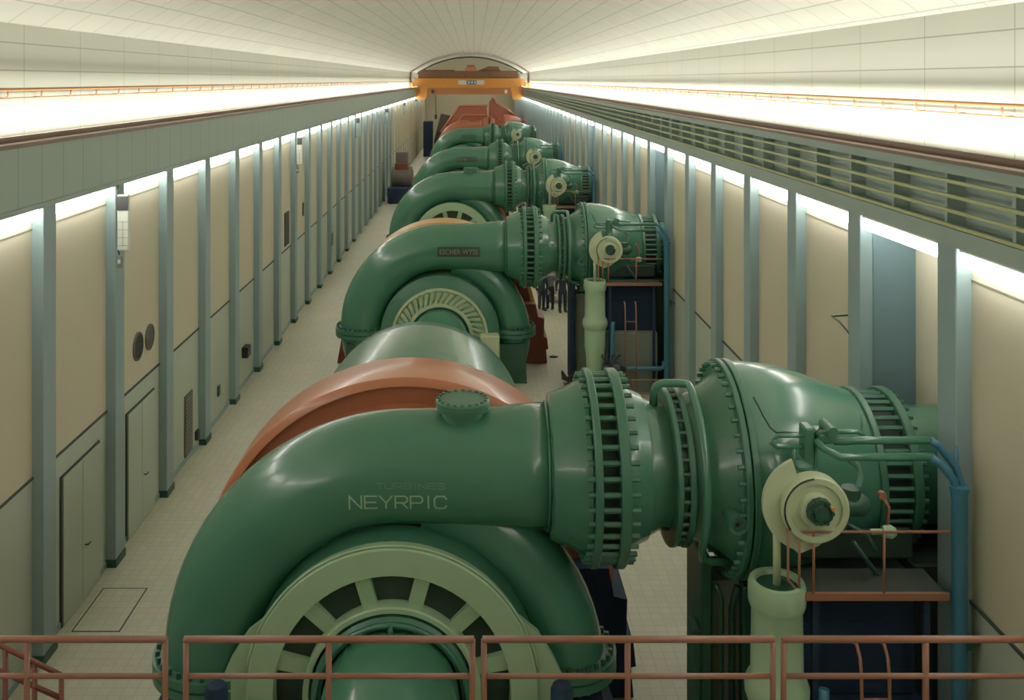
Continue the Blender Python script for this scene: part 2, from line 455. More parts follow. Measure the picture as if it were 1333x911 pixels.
def text_mesh(body, size):
    cu = bpy.data.curves.new('txt', 'FONT'); cu.body = body; cu.size = size; cu.extrude = 0
    cu.align_x = 'CENTER'; cu.align_y = 'CENTER'
    o = bpy.data.objects.new('txt', cu); col.objects.link(o)
    dg = bpy.context.evaluated_depsgraph_get(); me = bpy.data.meshes.new_from_object(o.evaluated_get(dg))
    V = [tuple(v.co) for v in me.vertices]; F = [tuple(p.vertices) for p in me.polygons]
    bpy.data.objects.remove(o); bpy.data.curves.remove(cu); bpy.data.meshes.remove(me)
    return V, F
TXT = {}
def casing_text(name, body, xmid, phimid, width, height, mat, parent, lift=.006):
    if body not in TXT: TXT[body] = text_mesh(body, 1.0)
    V, F = TXT[body]
    x0 = min(v[0] for v in V); x1 = max(v[0] for v in V); z0 = min(v[1] for v in V); z1 = max(v[1] for v in V)
    w = MB()
    for v in V:
        u = ((v[0]-x0)/(x1-x0)-.5)*width; q = ((v[1]-z0)/(z1-z0)-.5)*height
        w.v.append(on_flat(xmid+u, phimid+q, lift))
    for f_ in F: w.face(f_)
    return new_obj(name, w, mat, parent)

def bolt_mesh(r, l, axis='x'):
    w = MB(); w.lathe([(-l/2, r), (l/2, r)], axis, seg=6, smooth=False); return w
_bolt = {}
def bolt(parent, pos, r, l, mat, axis='x', name='bolt'):
    k = (round(r, 3), round(l, 3), axis, mat.name, name)
    if k not in _bolt:
        w = bolt_mesh(r, l, axis)
        me = bpy.data.meshes.new(name); me.from_pydata(w.v, [], w.f); me.materials.append(mat); _bolt[k] = me
    o = bpy.data.objects.new(name, _bolt[k]); col.objects.link(o)
    off = BASE[parent.name]; o.parent = parent; o.location = (pos[0]-off[0], pos[1]-off[1], pos[2]-off[2])
    return o
def bolt_circle(parent, X, R, n, r, l, mat, detail, name='bolt', phase=0.5):
    if detail == 0 or (detail == 1 and name != 'tie_rod'): return
    if detail:
        for i in range(n):
            a = 2*PI*(i+phase)/n; bolt(parent, (X, -R*math.cos(a), ZA+R*math.sin(a)), r, l, mat, 'x', name)
    else:
        w = MB()
        for i in range(n):
            a = 2*PI*(i+phase)/n; w.lathe([(-l/2, r), (l/2, r)], 'x', (X, -R*math.cos(a), ZA+R*math.sin(a)), seg=5, smooth=False)
        new_obj('bolt_ring', w, mat, parent)

GL = {'N': [[(0,0),(0,1),(1,0),(1,1)]], 'E': [[(1,0),(0,0),(0,1),(1,1)], [(0,.5),(.9,.5)]], 'Y': [[(0,1),(.5,.45),(1,1)], [(.5,.45),(.5,0)]],
      'R': [[(0,0),(0,1),(.8,1),(1,.85),(1,.6),(.8,.45),(0,.45)], [(.55,.45),(1,0)]], 'P': [[(0,0),(0,1),(.8,1),(1,.85),(1,.6),(.8,.45),(0,.45)]],
      'I': [[(.5,0),(.5,1)]], 'C': [[(1,.8),(.8,1),(.2,1),(0,.8),(0,.2),(.2,0),(.8,0),(1,.2)]], 'T': [[(0,1),(1,1)], [(.5,1),(.5,0)]],
      'U': [[(0,1),(0,.2),(.2,0),(.8,0),(1,.2),(1,1)]], 'B': [[(0,0),(0,1),(.8,1),(1,.85),(1,.65),(.8,.5),(0,.5)], [(.8,.5),(1,.35),(1,.15),(.8,0),(0,0)]],
      'S': [[(1,.85),(.8,1),(.2,1),(0,.85),(0,.65),(.2,.5),(.8,.5),(1,.35),(1,.15),(.8,0),(.2,0),(0,.15)]]}
def stroke_text(name, body, xmid, phimid, width, height, sw, mat, parent, lift=.006):
    adv = [.45 if ch == 'I' else 1.0 for ch in body]; gap = .28; tot = sum(adv)+gap*(len(body)-1); k = width/tot
    w = MB(); x = -tot/2
    for ch, a in zip(body, adv):
        for st_ in GL[ch]:
            pts = [((x+(p[0] if ch != 'I' else .22)*1.0)*k, (p[1]-.5)*height) for p in st_]
            for (ax, ay), (bx, by) in zip(pts, pts[1:]):
                L = math.hypot(bx-ax, by-ay); dx, dy = (bx-ax)/L, (by-ay)/L; nx, ny = -dy*sw/2, dx*sw/2
                ax, ay, bx2, by2 = ax-dx*sw/2, ay-dy*sw/2, bx+dx*sw/2, by+dy*sw/2
                n_ = max(1, int(L/.04)); rows_ = []
                for q in range(n_+1):
                    u = ax+(bx2-ax)*q/n_; v = ay+(by2-ay)*q/n_
                    rows_.append([on_flat(xmid+u+s_*nx, phimid+v+s_*ny, lift) for s_ in (-1, 1)])
                w.grid(rows_, smooth=False)
        x += a+gap
    return new_obj(name, w, mat, parent)

WHICH = ['nearest', 'second nearest', 'third nearest', 'fourth nearest', 'fifth nearest', 'farthest']
def build_unit(i, D):
    kindA = i in (0, 2, 5)
    det = 2 if i < 3 else 1 if i < 5 else 0
    col6 = i == 5
    G = M['green'] if not col6 else M['orange_red']; G2 = M['green2'] if not col6 else M['orange_red']
    LG = M['ltgreen'] if not col6 else M['orange']
    W = (0, D, 0)
    colour = 'green' if not col6 else 'orange-red'
    lab = {0: 'nearest green spiral turbine with the large raised lettering and twelve-spoke pale green ring',
           1: 'second nearest green spiral turbine with a dark name plate and a ring of guide levers',
           2: 'third nearest green spiral turbine with a round manhole on top of its pipe',
           3: 'fourth nearest green spiral turbine with a dark name plate, half hidden behind the third',
           4: 'fifth nearest and last green spiral turbine, just in front of the orange one',
           5: 'farthest spiral turbine painted orange-red, under the overhead crane'}[i]
    t = thing('turbine', lab, 'turbine', (XC, 0, 0), W)
    SEG = 56 if det else 36
    # spiral casing (one skin from inlet weld to the tail)
    w = MB(); path = []
    for X in (1.07, .7, .3, -.1, -.4, -.75): path.append(casing(X=X))
    th = 90
    while th <= 440: path.append(casing(th=th)); th += 5
    rows = []
    for c_, d, r in path:
        rows.append([c_+(Vector((0, -1, 0))*math.cos(2*PI*j/SEG)+d*math.sin(2*PI*j/SEG))*r for j in range(SEG)])
    w.grid(rows, closed_u=True, cap=True); w.clampz(.03)
    sc = new_obj('spiral_casing', w, G, t)
    w = MB(); w.tube([tuple(on_casing(1.05, a, .004)) for a in range(0, 360, 8)], .022, 6, closed=True); new_obj('weld_seam', w, G2, sc)
    # horizontal split flanges
    for th in (180, 360):
        c_, d, r = casing(th=th)
        for dz, nm in ((.075, 'upper'), (-.075, 'lower')):
            w = MB(); w.lathe([(-.06, r-.02), (-.06, r+.17), (.06, r+.17), (.06, r-.02)], 'z', (c_.x, 0, c_.z+dz), seg=SEG)
            fl = new_obj('split_flange', w, G2, t)
            if nm == 'upper' and det == 2:
                nb = 30
                for j in range(nb):
                    a = 2*PI*(j+.5)/nb; bolt(fl, (c_.x+(r+.1)*math.cos(a), (r+.1)*math.sin(a), c_.z+.02), .034, .4, M['green_dark'], 'z')
    # inner web between spiral and stay ring
    w = MB(); w.lathe([(-.74, 1.0), (-.74, 1.97), (.74, 1.97), (.74, 1.0)], 'y', (XC, 0, ZC), seg=SEG); w.clampz(.03)
    new_obj('head_cover', w, M['cavity'] if kindA else G2, t)  # near-black disc paints in the darkness behind the ring windows
    if kindA:
        w = MB(); w.lathe([(-.3, 2.05), (-.7, 1.99), (-.76, 1.96), (-.76, 1.7)], 'y', (XC, 0, ZC), seg=SEG, cap=False); w.clampz(.03); new_obj('cover_rim', w, G2, t)
    # inlet cone and expansion joint
    prof = [(1.07, .885), (1.10, 1.005), (1.30, 1.07), (1.51, 1.175), (1.60, 1.20), (1.60, 1.22)]
    w = MB(); w.lathe(prof, 'x', (0, 0, ZA), SEG); new_obj('inlet_cone', w, G, t)
    def flange(name, x0, x1, r, rin=.7):
        w = MB(); w.lathe([(x0, rin), (x0, r-.015), (x0+.015, r), (x1-.015, r), (x1, r-.015), (x1, rin)], 'x', (0, 0, ZA), SEG, cap=False)
        return new_obj(name, w, G2, t)
    fa = flange('joint_flange', 1.62, 1.72, 1.36); fb = flange('joint_flange', 1.96, 2.10, 1.36)
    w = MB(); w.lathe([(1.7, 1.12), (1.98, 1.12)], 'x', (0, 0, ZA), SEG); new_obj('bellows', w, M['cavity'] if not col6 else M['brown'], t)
    nn = 40
    bolt_circle(fa, 1.84, 1.27, nn, .040, .30, G2, det, 'tie_rod')
    bolt_circle(fa, 1.575, 1.27, nn, .036, .10, G2, det, 'nut')
    bolt_circle(fb, 2.16, 1.27, nn, .036, .12, G2, det, 'nut')
    w = MB(); w.lathe([(2.08, 1.14), (2.14, 1.14), (2.30, 1.06), (2.44, 1.0), (2.44, .93), (2.50, .93), (2.62, .87), (2.755, .87)], 'x', (0, 0, ZA), SEG)
    new_obj('coupling_cone', w, G, t)
    if kindA:
        # manhole on top of the pipe
        mx = (602-617)*13.7/1250
        m_ = thing  # keep name local
        w = MB(); w.lathe([(ZA+.6, .30), (ZA+.98, .30)], 'z', (mx, -.1, 0), 32); mh = new_obj('manhole', w, G2, t)
        w = MB(); w.lathe([(ZA+.86, .385), (ZA+.93, .395), (ZA+.93, .39), (ZA+.98, .39), (ZA+1.0, .36)], 'z', (mx, -.1, 0), 32); new_obj('cover', w, G2, mh)
        if det == 2:
            for j in range(20):
                a = 2*PI*j/20; bolt(mh, (mx+.345*math.cos(a), -.1+.345*math.sin(a), ZA+.98), .026, .09, G2, 'z')
    if i == 0:
        stroke_text('maker_lettering', 'NEYRPIC', -1.05, -.215, 1.34, .185, .022, M['letters'], t)
        stroke_text('turbine_lettering', 'TURBINES', -.88, .02, .95, .075, .012, M['letters_dim'], t)
    if i in (1, 3, 4):
        w = MB(); rows = []
        for a in range(0, 7):
            rows.append([on_flat(-.5+u*.1, -.19+a*.055, .012) for u in range(-7, 8)])
        w.grid(rows); pl = new_obj('name_plate', w, M['plate'], t)
        casing_text('lettering', 'ESCHER WYSS', -.5, -.025, 1.25, .17, M['plate_text'], pl, .02)
    # front ring
    yf = -.92
    if kindA:
        w = MB(); w.lathe([(yf+.22, 2.0), (yf+.02, 2.0), (yf, 1.98), (yf, 1.63), (yf+.2, 1.61), (yf+.22, 1.63)], 'y', (XC, 0, ZC), seg=72, cap=False); w.clampz(.03)
        rim = new_obj('ring_rim', w, LG, t); tag(rim, 'pale green flat ring rim')
        w = MB(); w.tube(arcpts((XC, ZC), 2.02, 8, 172, 40, 'xz', yf+.05), .022, 6); new_obj('edge_band', w, LG, rim)
        for j in range(12):
            a = math.radians(15+30*j)
            if ZC+1.2*math.sin(a) < .1: continue
            d = Vector((math.cos(a), 0, math.sin(a))); p = Vector((-math.sin(a), 0, math.cos(a)))*.105
            c0 = Vector((XC, 0, ZC))
            w = MB(); V = []
            for R, y in ((1.68, yf+.05), (1.17, yf+.12)):
                for sgn in (-1, 1):
                    for dy in (0, .16): V.append(tuple(c0+d*R+p*sgn+Vector((0, y+dy, 0))))
            w.v = V
            for q in ((0,1,3,2), (4,6,7,5), (0,2,6,4), (1,5,7,3), (0,4,5,1), (2,3,7,6)): w.face(q)
            w.clampz(.03); new_obj('spoke', w, LG, t)
        w = MB(); w.lathe([(yf+.25, 1.22), (yf-.02, 1.22), (yf-.04, 1.2), (yf-.04, 1.14), (yf+.1, 1.12)], 'y', (XC, 0, ZC), seg=64, cap=False); w.clampz(.03)
        new_obj('hub_ring', w, LG, t)
        # side wings carrying the ring
        for sg in (-1, 1):
            poly = [(1.62, 1.15), (1.72, 1.02), (2.0, .80), (2.22, .45), (2.40, .05), (2.42, -1.5), (1.6, -1.5), (1.85, 0)]
            w = MB(); w.prism([(XC+sg*a, max(.05, ZC+b)) for a, b in poly], 'y', yf+.10, yf+.2); new_obj('support_wing', w, LG, t)
    else:
        w = MB(); w.lathe([(-.74, 1.95), (-.86, 1.80), (-.90, 1.56)], 'y', (XC, 0, ZC), seg=64, cap=False); w.clampz(.03); new_obj('shroud', w, G2, t)
        w = MB(); w.lathe([(yf+.12, 1.60), (yf, 1.58), (yf, 1.50), (yf+.1, 1.48)], 'y', (XC, 0, ZC), seg=64, cap=False); w.clampz(.03); new_obj('ring_rim', w, M['cream'], t)
        w = MB(); w.lathe([(yf+.08, 1.5), (yf+.08, 1.0)], 'y', (XC, 0, ZC), seg=64, cap=False); w.clampz(.03); new_obj('ring_plate', w, M['cream'], t)
        if i < 4:
            for j in range(24):
                a = math.radians(-6+(192)*j/23); d = Vector((math.cos(a), 0, math.sin(a))); p = Vector((-math.sin(a), 0, math.cos(a)))
                c0 = Vector((XC, 0, ZC)); q0 = c0+d*1.12+p*.06; q1 = c0+d*1.46-p*.10
                w = MB(); V = []
                for qq, hwid in ((q0, .045), (q1, .06)):
                    for sgn in (-1, 1):
                        for y in (yf-.04, yf+.07): V.append(tuple(qq+p*hwid*sgn+Vector((0, y, 0))))
                w.v = V
                for q in ((0,1,3,2), (4,6,7,5), (0,2,6,4), (1,5,7,3), (0,4,5,1), (2,3,7,6)): w.face(q)
                w.lathe([(yf-.07, .05), (yf+.07, .05)], 'y', tuple(Vector((q0.x, 0, q0.z))), seg=8, smooth=False)
                new_obj('guide_lever', w, LG, t)
        w = MB(); w.lathe([(yf+.1, 1.12), (yf-.12, 1.10), (yf-.12, 1.0)], 'y', (XC, 0, ZC), seg=64, cap=False); w.clampz(.03); new_obj('hub_ring', w, M['cream'], t)
        w = MB(); w.box(XC+1.3, XC+1.95, yf-.35, yf+.1, .9, 1.72, bev=.04); w.box(XC+1.35, XC+1.9, yf-.35, yf+.1, .05, .9); new_obj('side_bracket', w, M['cream'], t)
    # bearing collar and draft elbow leaving the ring towards the camera and turning down
    w = MB(); w.lathe([(yf+.3, 1.10), (yf-.05, 1.10), (yf-.10, 1.06), (yf-.10, .96)], 'y', (XC, 0, ZC), seg=56, cap=False); w.clampz(.03)
    cr = new_obj('collar', w, G2, t)
    if kindA:
        w = MB(); w.tube(arcpts((XC, ZC), 1.03, 0, 180, 30, 'xz', yf-.13), .035, 8); new_obj('lip', w, G, cr)
        w = MB(); w.box(XC-.03, XC+.03, yf-.32, yf-.05, ZC+.90, ZC+1.06); new_obj('lug', w, G, cr)
    w = MB(); P = [(XC, yf+.3, ZC), (XC, yf, ZC), (XC, yf-.4, ZC)]; rr = [.93, .93, .93]
    rb = 1.30
    for k in range(1, 10):
        a = math.radians(10*k); P.append((XC, yf-.4-rb*math.sin(a), ZC-rb*(1-math.cos(a)))); rr.append(.93+.002*k)
    P.append((XC, yf-.4-rb, .02)); rr.append(.96)
    w.tube(P, 1, 48, radii=rr); w.clampz(.02); new_obj('draft_elbow', w, G, t)

    # navy foundation under the casing
    w = MB()
    w.prism([(-4.9, 0), (-4.4, 1.36), (1.8, 1.36), (2.3, 0)] if i == 0 else [(-4.25, 0), (-4.2, 1.3), (1.68, 1.3), (1.75, 0)], 'y', -.70, .95)
    w.clampz(.0)
    new_obj('foundation_block', w, M['navy'] if i == 0 else M['green_dark'], t)
    if i == 0:
        for sg in (-1, 1):
            w = MB(); w.lathe([(0, .15), (1.95, .15), (2.02, .12), (2.06, .04)], 'z', (XC+sg*2.28, D-1.35, 0), 20)
            tag(new_obj('guide_post', w, M['navy']), 'dark navy round-topped post at the %s edge of the pale spoked ring' % ('left' if sg < 0 else 'right'), 'post')

    # generator behind the turbine
    glab = {0: 'nearest generator with broad orange drum and rounded green hood', 1: 'amber banded generator behind the turbine with the guide levers',
            2: 'generator drum behind the third nearest turbine', 3: 'generator drum behind the fourth nearest turbine',
            4: 'generator drum behind the fifth nearest turbine', 5: 'orange generator drum and hood behind the farthest turbine'}[i]
    g = thing('generator', glab, 'generator', (XC, 2.6, 0), W)
    OR = M['orange'] if i != 1 else M['amber']
    kd = {0: 1, 1: .962, 5: 1}.get(i, .87)
    w = MB(); w.lathe([(a_, b_*kd) for a_, b_ in [(1.95, 3.30), (1.98, 3.42), (2.0, 3.44), (3.15, 3.44), (3.2, 3.42), (3.2, 3.30)]], 'y', (XC, 0, ZC), seg=96, cap=False); w.clampz(.03)
    dr = new_obj('drum_band', w, OR, g)
    w = MB(); w.lathe([(2.02, 3.42*kd), (2.02, 3.0*kd), (1.85, 2.95*kd), (1.80, 2.2), (1.3, 2.1), (1.2, .8)], 'y', (XC, 0, ZC), seg=96); w.clampz(.03)
    new_obj('drum_face', w, M['orange_red'] if i != 1 else M['brown'], g)  # face darker than the lit band, its shade put into the colour
    w = MB(); w.lathe([(3.15, 3.40*kd), (3.15, 1.0)], 'y', (XC, 0, ZC), seg=64); w.clampz(.03); new_obj('back_plate', w, M['orange_red'], g)
    w = MB()
    fm = M['navy'] if i in (0, 2) else M['brown']
    w.prism([(XC+2.3, .02), (XC+3.70, .02), (XC+3.66, .5), (XC+3.74, .52), (XC+3.70, .9), (XC+3.58, .95), (XC+3.60, 1.6), (XC+3.38, 1.65), (XC+3.30, 2.1), (XC+2.4, 2.1)], 'y', 1.5, 2.8); new_obj('foot', w, fm, g)
    w = MB(); w.prism([(XC-2.7, .02), (XC-3.7, .02), (XC-3.55, .9), (XC-3.35, 1.6), (XC-2.6, 1.6)], 'y', 1.5, 2.9); new_obj('foot', w, fm, g)
    if i == 0:
        # rounded hood (cooler housing) with vertical sides
        rows = []; zc = 2.62
        for y, r, zz in ((3.15, 2.0, zc), (3.3, 2.1, zc), (3.5, 2.16, zc), (4.5, 2.2, zc), (6.2, 2.2, zc), (6.75, 2.15, zc), (6.95, 2.02, zc)):
            ring = [(XC-r, y, .03)]+[(XC-r*math.cos(math.radians(a)), y, zz+r*math.sin(math.radians(a))) for a in range(0, 181, 5)]+[(XC+r, y, .03)]
            rows.append(ring)
        w = MB(); w.grid(rows); k = len(w.v)
        w.v += rows[-1]; w.face(tuple(range(k, k+len(rows[-1])))); new_obj('hood', w, M['green'] if i == 0 else M['orange_red'], g)
    else:
        w = MB(); w.lathe([(3.15, 1.4), (5.0, 1.4), (5.1, 1.3), (5.1, .5)], 'y', (XC, 0, ZC), seg=40); w.clampz(.03); new_obj('bearing_housing', w, G, g)
    return t

def build_valve(i, D):
    det = 2 if i < 3 else 1 if i < 5 else 0; W = (0, D, 0); SEG = 56 if det else 36
    G, G2 = M['green'], M['green2']
    if i == 5: G = G2 = M['orange_red']
    desc = 'green' if i != 5 else 'orange-red'
    t = thing('inlet_valve', '%s %s bulbous inlet valve at the right end of the %s turbine' % (WHICH[i], desc, WHICH[i]), 'valve', (4.3, 0, 0), W)
    O = (0, 0, ZA)
    def fl(name, x0, x1, r):
        w = MB(); w.lathe([(x0, .7), (x0, r-.015), (x0+.015, r), (x1-.015, r), (x1, r-.015), (x1, .7)], 'x', O, SEG, cap=False); return new_obj(name, w, G2, t)
    f1 = fl('flange', 2.76, 2.84, 1.09); bolt_circle(f1, 2.885, 1.04, 36, .032, .10, M['green_dark'] if i != 5 else G2, det)
    f2 = fl('flange', 2.93, 3.02, 1.09)
    w = MB(); w.lathe([(2.8, .92), (3.0, .95), (3.18, 1.03), (3.4, 1.16), (3.58, 1.30)], 'x', O, SEG); new_obj('inlet_neck', w, G, t)
    f3 = fl('flange', 3.58, 3.66, 1.50); bolt_circle(f3, 3.54, 1.42, 44, .034, .10, G2, det)
    f4 = fl('flange', 3.68, 3.78, 1.50)
    prof = [(3.78, 1.46), (3.95, 1.465), (4.14, 1.45), (4.35, 1.42), (4.55, 1.38), (4.82, 1.30), (5.05, 1.22), (5.30, 1.12), (5.50, 1.06), (5.55, 1.05)]
    w = MB(); w.lathe(prof, 'x', O, SEG); body = new_obj('valve_body', w, G, t)
    # cover seam that curves over the top shell
    w = MB(); P = []
    for k in range(25):
        x = 3.86+(5.42-3.86)*k/24; r = key(prof, x)+.004; u = abs(k-12)/12
        ph = math.radians(38+20*max(0, (u-.75)/.25)**2); P.append((x, -r*math.cos(ph), ZA+r*math.sin(ph)))
    w.tube(P, .014, 6); new_obj('cover_seam', w, M['green_dark'], body)
    # ribbed outlet ring
    fa = fl('outlet_flange', 5.50, 5.60, 1.10)
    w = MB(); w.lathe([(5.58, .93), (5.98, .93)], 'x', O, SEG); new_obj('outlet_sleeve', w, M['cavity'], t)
    bolt_circle(fa, 5.79, 1.02, 40, .034, .42, G2, det, 'tie_rod')
    fb = fl('outlet_flange', 5.96, 6.08, 1.10); bolt_circle(fb, 6.12, 1.03, 40, .03, .08, G2, det, 'nut')
    w = MB(); w.lathe([(6.0, .84), (7.03, .84)], 'x', O, SEG); new_obj('penstock_stub', w, G, t)
    # bypass pipe arching over the neck and running down the front
    w = MB(); P = [(2.62, 0, ZA+.8), (2.62, 0, ZA+1.06), (2.66, 0, ZA+1.15), (2.75, 0, ZA+1.19), (3.0, 0, ZA+1.19), (3.09, -.04, ZA+1.19)]
    for a in range(85, -46, -9):
        r = 1.20; P.append((3.12, -r*math.cos(math.radians(a)), ZA+r*math.sin(math.radians(a))))
    P += [(3.16, -.78, ZA-.98), (3.28, -.74, ZA-1.04), (3.55, -.72, ZA-1.06)]
    w.tube(P, .058, 10); new_obj('bypass_pipe', w, G, t)
    # small nozzle on the neck
    w = MB(); w.lathe([(-1.42, .03), (-1.42, .07), (-1.46, .075), (-1.46, .125), (-1.40, .13), (-1.1, .13)], 'y', (3.46, 0, ZA-.22), 20, cap=False); new_obj('nozzle', w, G2, t)
    w = MB(); w.lathe([(-1.41, .07), (-1.40, .0)], 'y', (3.46, 0, ZA-.22), 16, cap=False); new_obj('nozzle_bore', w, M['black'], t)
    # trunnion with sector lever
    cx_, cz_ = 4.24, ZA+.27
    w = MB(); w.lathe([(-1.85, .34), (-1.3, .42), (-1.1, .42)], 'y', (cx_, 0, cz_-.1), 32); new_obj('trunnion', w, G2, t)
    poly = []
    for a in range(112, 251, 6): poly.append((cx_+.60*math.cos(math.radians(a)), cz_+.60*math.sin(math.radians(a))))
    poly += [(cx_-.15, cz_-.62), (cx_+.10, cz_-.52), (cx_+.3, cz_-.36), (cx_+.3, cz_-.2), (cx_+.05, cz_), (cx_-.12, cz_+.2)]
    w = MB(); w.prism(poly, 'y', -1.93, -1.86); sp = new_obj('sector_plate', w, M['cream'], t)
    w = MB(); w.lathe([(-1.86, .42), (-2.04, .42), (-2.06, .40), (-2.06, .33), (-2.02, .32), (-2.02, .22), (-2.1, .2), (-2.1, .02)], 'y', (cx_+.03, 0, cz_-.02), 40); ds = new_obj('crank_disc', w, M['cream'], t)
    w = MB(); w.tube(arcpts((cx_+.03, cz_-.02), .40, 95, 215, 20, 'xz', -2.07), .012, 6); new_obj('dial_line', w, M['black'], ds)
    w = MB(); w.lathe([(-2.1, .17), (-2.17, .16), (-2.17, .1), (-2.22, .09), (-2.22, .01)], 'y', (cx_+.05, 0, cz_), 12, smooth=False)
    for k in range(6):
        a = k*PI/3; w.lathe([(-2.16, .028), (-2.20, .028)], 'y', (cx_+.05+.135*math.cos(a), 0, cz_+.135*math.sin(a)), 6)
    new_obj('hub_nut', w, M['green_dark'], ds)
    if i < 3:
        w = MB(); w.lathe([(-2.17, .022), (-2.25, .022)], 'y', (cx_+.17, 0, cz_+.08), 10); new_obj('indicator', w, M['amber'], ds)
    # control valve block and small pipework
    if i < 3:
        cb = MB(); cb.box(4.40, 4.62, -1.80, -1.45, ZA+.98, ZA+1.10, bev=.02); cb.box(4.24, 4.36, -1.74, -1.48, ZA+.72, ZA+1.16, bev=.02)
        cb.lathe([(-1.84, .07), (-1.5, .07)], 'y', (4.56, 0, ZA+1.14), 12)
        ctl = new_obj('control_block', cb, G2, t)
        def pp(pts, r, m=G, nm='control_pipe'):
            w = MB(); w.tube(pts, r, 8); new_obj(nm, w, m, ctl)
        pp([(3.86, -1.66, ZA+1.0), (3.84, -1.66, ZA+.94), (3.90, -1.66, ZA+.90), (4.30, -1.66, ZA+.90)], .035)
        pp([(3.86, -1.66, ZA+1.0), (3.92, -1.66, ZA+1.04), (4.45, -1.66, ZA+1.04)], .03)
        pp([(4.12, -1.66, ZA+.9), (4.12, -1.66, ZA+.66), (4.18, -1.66, ZA+.60), (4.36, -1.66, ZA+.60), (4.40, -1.66, ZA+.66), (4.40, -1.66, ZA+1.0)], .026)
        pp([(4.40, -1.74, ZA+1.12), (4.90, -1.74, ZA+1.12), (4.98, -1.74, ZA+1.08), (4.98, -1.70, ZA+1.0)], .03)
        pp([(4.82, -1.70, ZA+.75), (4.92, -1.74, ZA+.68), (4.94, -1.78, ZA+.55), (4.86, -1.82, ZA+.40), (4.80, -1.84, ZA+.30)], .05)
        pp([(4.46, -1.9, ZA+.28), (4.62, -1.86, ZA+.18), (4.9, -1.8, ZA+.1)], .045, M['green_dark'])
        pp([(4.55, -1.9, ZA+.1), (4.95, -1.95, ZA-.1), (5.05, -1.95, ZA-.3)], .03, M['green_dark'])
        w = MB(); w.lathe([(4.62, .11), (4.74, .14), (4.92, .14), (5.0, .08)], 'x', (0, -1.85, ZA+.24), 16); w.lathe([(-.1, .1), (.16, .12)], 'z', (4.78, -1.86, ZA+.30), 14); new_obj('pilot_valve', w, M['green_dark'], ctl)
        w = MB(); w.lathe([(4.98, .035), (5.14, .035), (5.14, .07), (5.24, .085), (5.30, .05)], 'x', (0, -1.95, ZA-.06), 14); new_obj('limit_switch', w, M['ltgreen'], ctl)
        w = MB(); w.tube([(5.22, -1.9, ZA+.0), (5.24, -1.9, ZA+.22), (5.16, -1.9, ZA+.36)], .022, 8); w.lathe([(-1.94, .05), (-1.86, .05)], 'y', (5.15, 0, ZA+.38), 10); new_obj('switch_lever', w, M['rail'], ctl)
        w = MB(); w.tube([(4.9, -1.6, ZA-.35), (5.35, -1.55, ZA-.95)], .03, 8); new_obj('brace', w, M['green_dark'], ctl)
    w = MB(); w.box(5.9, 7.02, D-1.15, D+1.2, 0, 3.5, bev=.03); struct('anchor_block', w, M['cavity'])  # near-black colour darkens the niche foot and the underside of the valve
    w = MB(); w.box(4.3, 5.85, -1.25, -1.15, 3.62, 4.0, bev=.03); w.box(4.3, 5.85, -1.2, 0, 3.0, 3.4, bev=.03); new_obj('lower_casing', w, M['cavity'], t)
    # ---- servomotor standing in front of the valve
    s = thing('servomotor', 'pale green vertical servomotor cylinder in front of the %s inlet valve' % WHICH[i], 'servomotor', (3.84, -1.85, 0), W)
    w = MB(); w.lathe([(0, .36), (.5, .36), (.55, .26), (1.2, .28), (1.55, .33), (1.62, .33), (2.10, .335)], 'z', (3.84, -1.85, 0), 40); new_obj('lower_cylinder', w, LTG(i), s)
    w = MB(); w.lathe([(2.10, .335), (2.16, .37), (2.24, .395), (2.34, .40), (2.42, .375), (2.50, .325), (3.30, .315), (3.34, .335), (3.40, .355), (3.60, .355), (3.66, .335), (3.66, .27), (3.60, .26), (3.60, .01)], 'z', (3.84, -1.85, 0), 40)
    c1 = new_obj('upper_cylinder', w, LTG(i), s)
    w = MB(); w.tube([(3.84, -1.85, 3.58), (3.84, -1.85, 4.45)], .05, 12); new_obj('piston_rod', w, M['cream'], s)
    w = MB(); w.lathe([(3.605, .255), (3.61, .06)], 'z', (3.84, -1.85, 0), 32); new_obj('gland_recess', w, M['green_dark'], c1)  # dark disc paints the shade of the hollow cylinder top
    if i > 3: return
    # ---- saddle frame under the neck
    s = thing('saddle_frame', 'dark navy steel saddle frame on concrete under the neck of the %s inlet valve' % WHICH[i], 'support frame', (3.35, 0, 0), W)
    w = MB(); w.box(3.18, 3.34, -.6, .35, 0, 3.28, bev=.03); new_obj('upright', w, M['green_dark'] if i == 0 else M['navy'], s)
    w = MB(); w.box(3.76, 3.92, -.6, .35, 0, 2.9, bev=.03); new_obj('upright', w, M['green_dark'] if i == 0 else M['navy'], s)
    w = MB(); w.box(3.34, 3.76, -.4, .3, 0, 2.9); new_obj('concrete_core', w, M['concrete'], s)
    if i == 0:
        w = MB(); w.box(3.06, 3.18, -.6, -.2, 0, 2.3, bev=.02); new_obj('side_plate', w, M['green_dark'], s)
    if i == 0:
        w = MB(); w.tube([(3.44, -.68, .1), (3.44, -.68, 2.8), (3.36, -.68, 3.0)], .035, 8); w.tube([(3.62, -.55, .1), (3.62, -.55, 2.6), (3.7, -.55, 2.9)], .05, 8); new_obj('drain_pipe', w, M['green_dark'], s)
    # ---- valve pedestal under the platform
    s = thing('valve_pedestal', 'dark navy pedestal on a concrete plinth under the platform of the %s inlet valve' % WHICH[i], 'pedestal', (4.95, 0, 0), W)
    w = MB(); w.box(4.22, 5.78, -1.45, .9, 1.95, 2.88, bev=.02); new_obj('pedestal_block', w, M['navy'], s)
    w = MB(); w.box(4.22, 5.78, -1.42, -1.38, 2.86, 3.5); new_obj('front_plate', w, M['navy'], s)
    w = MB(); w.box(4.2, 5.85, -1.75, 1.0, 0, 1.95, bev=.03); new_obj('plinth', w, M['navy'] if i == 0 else M['concrete'], s)
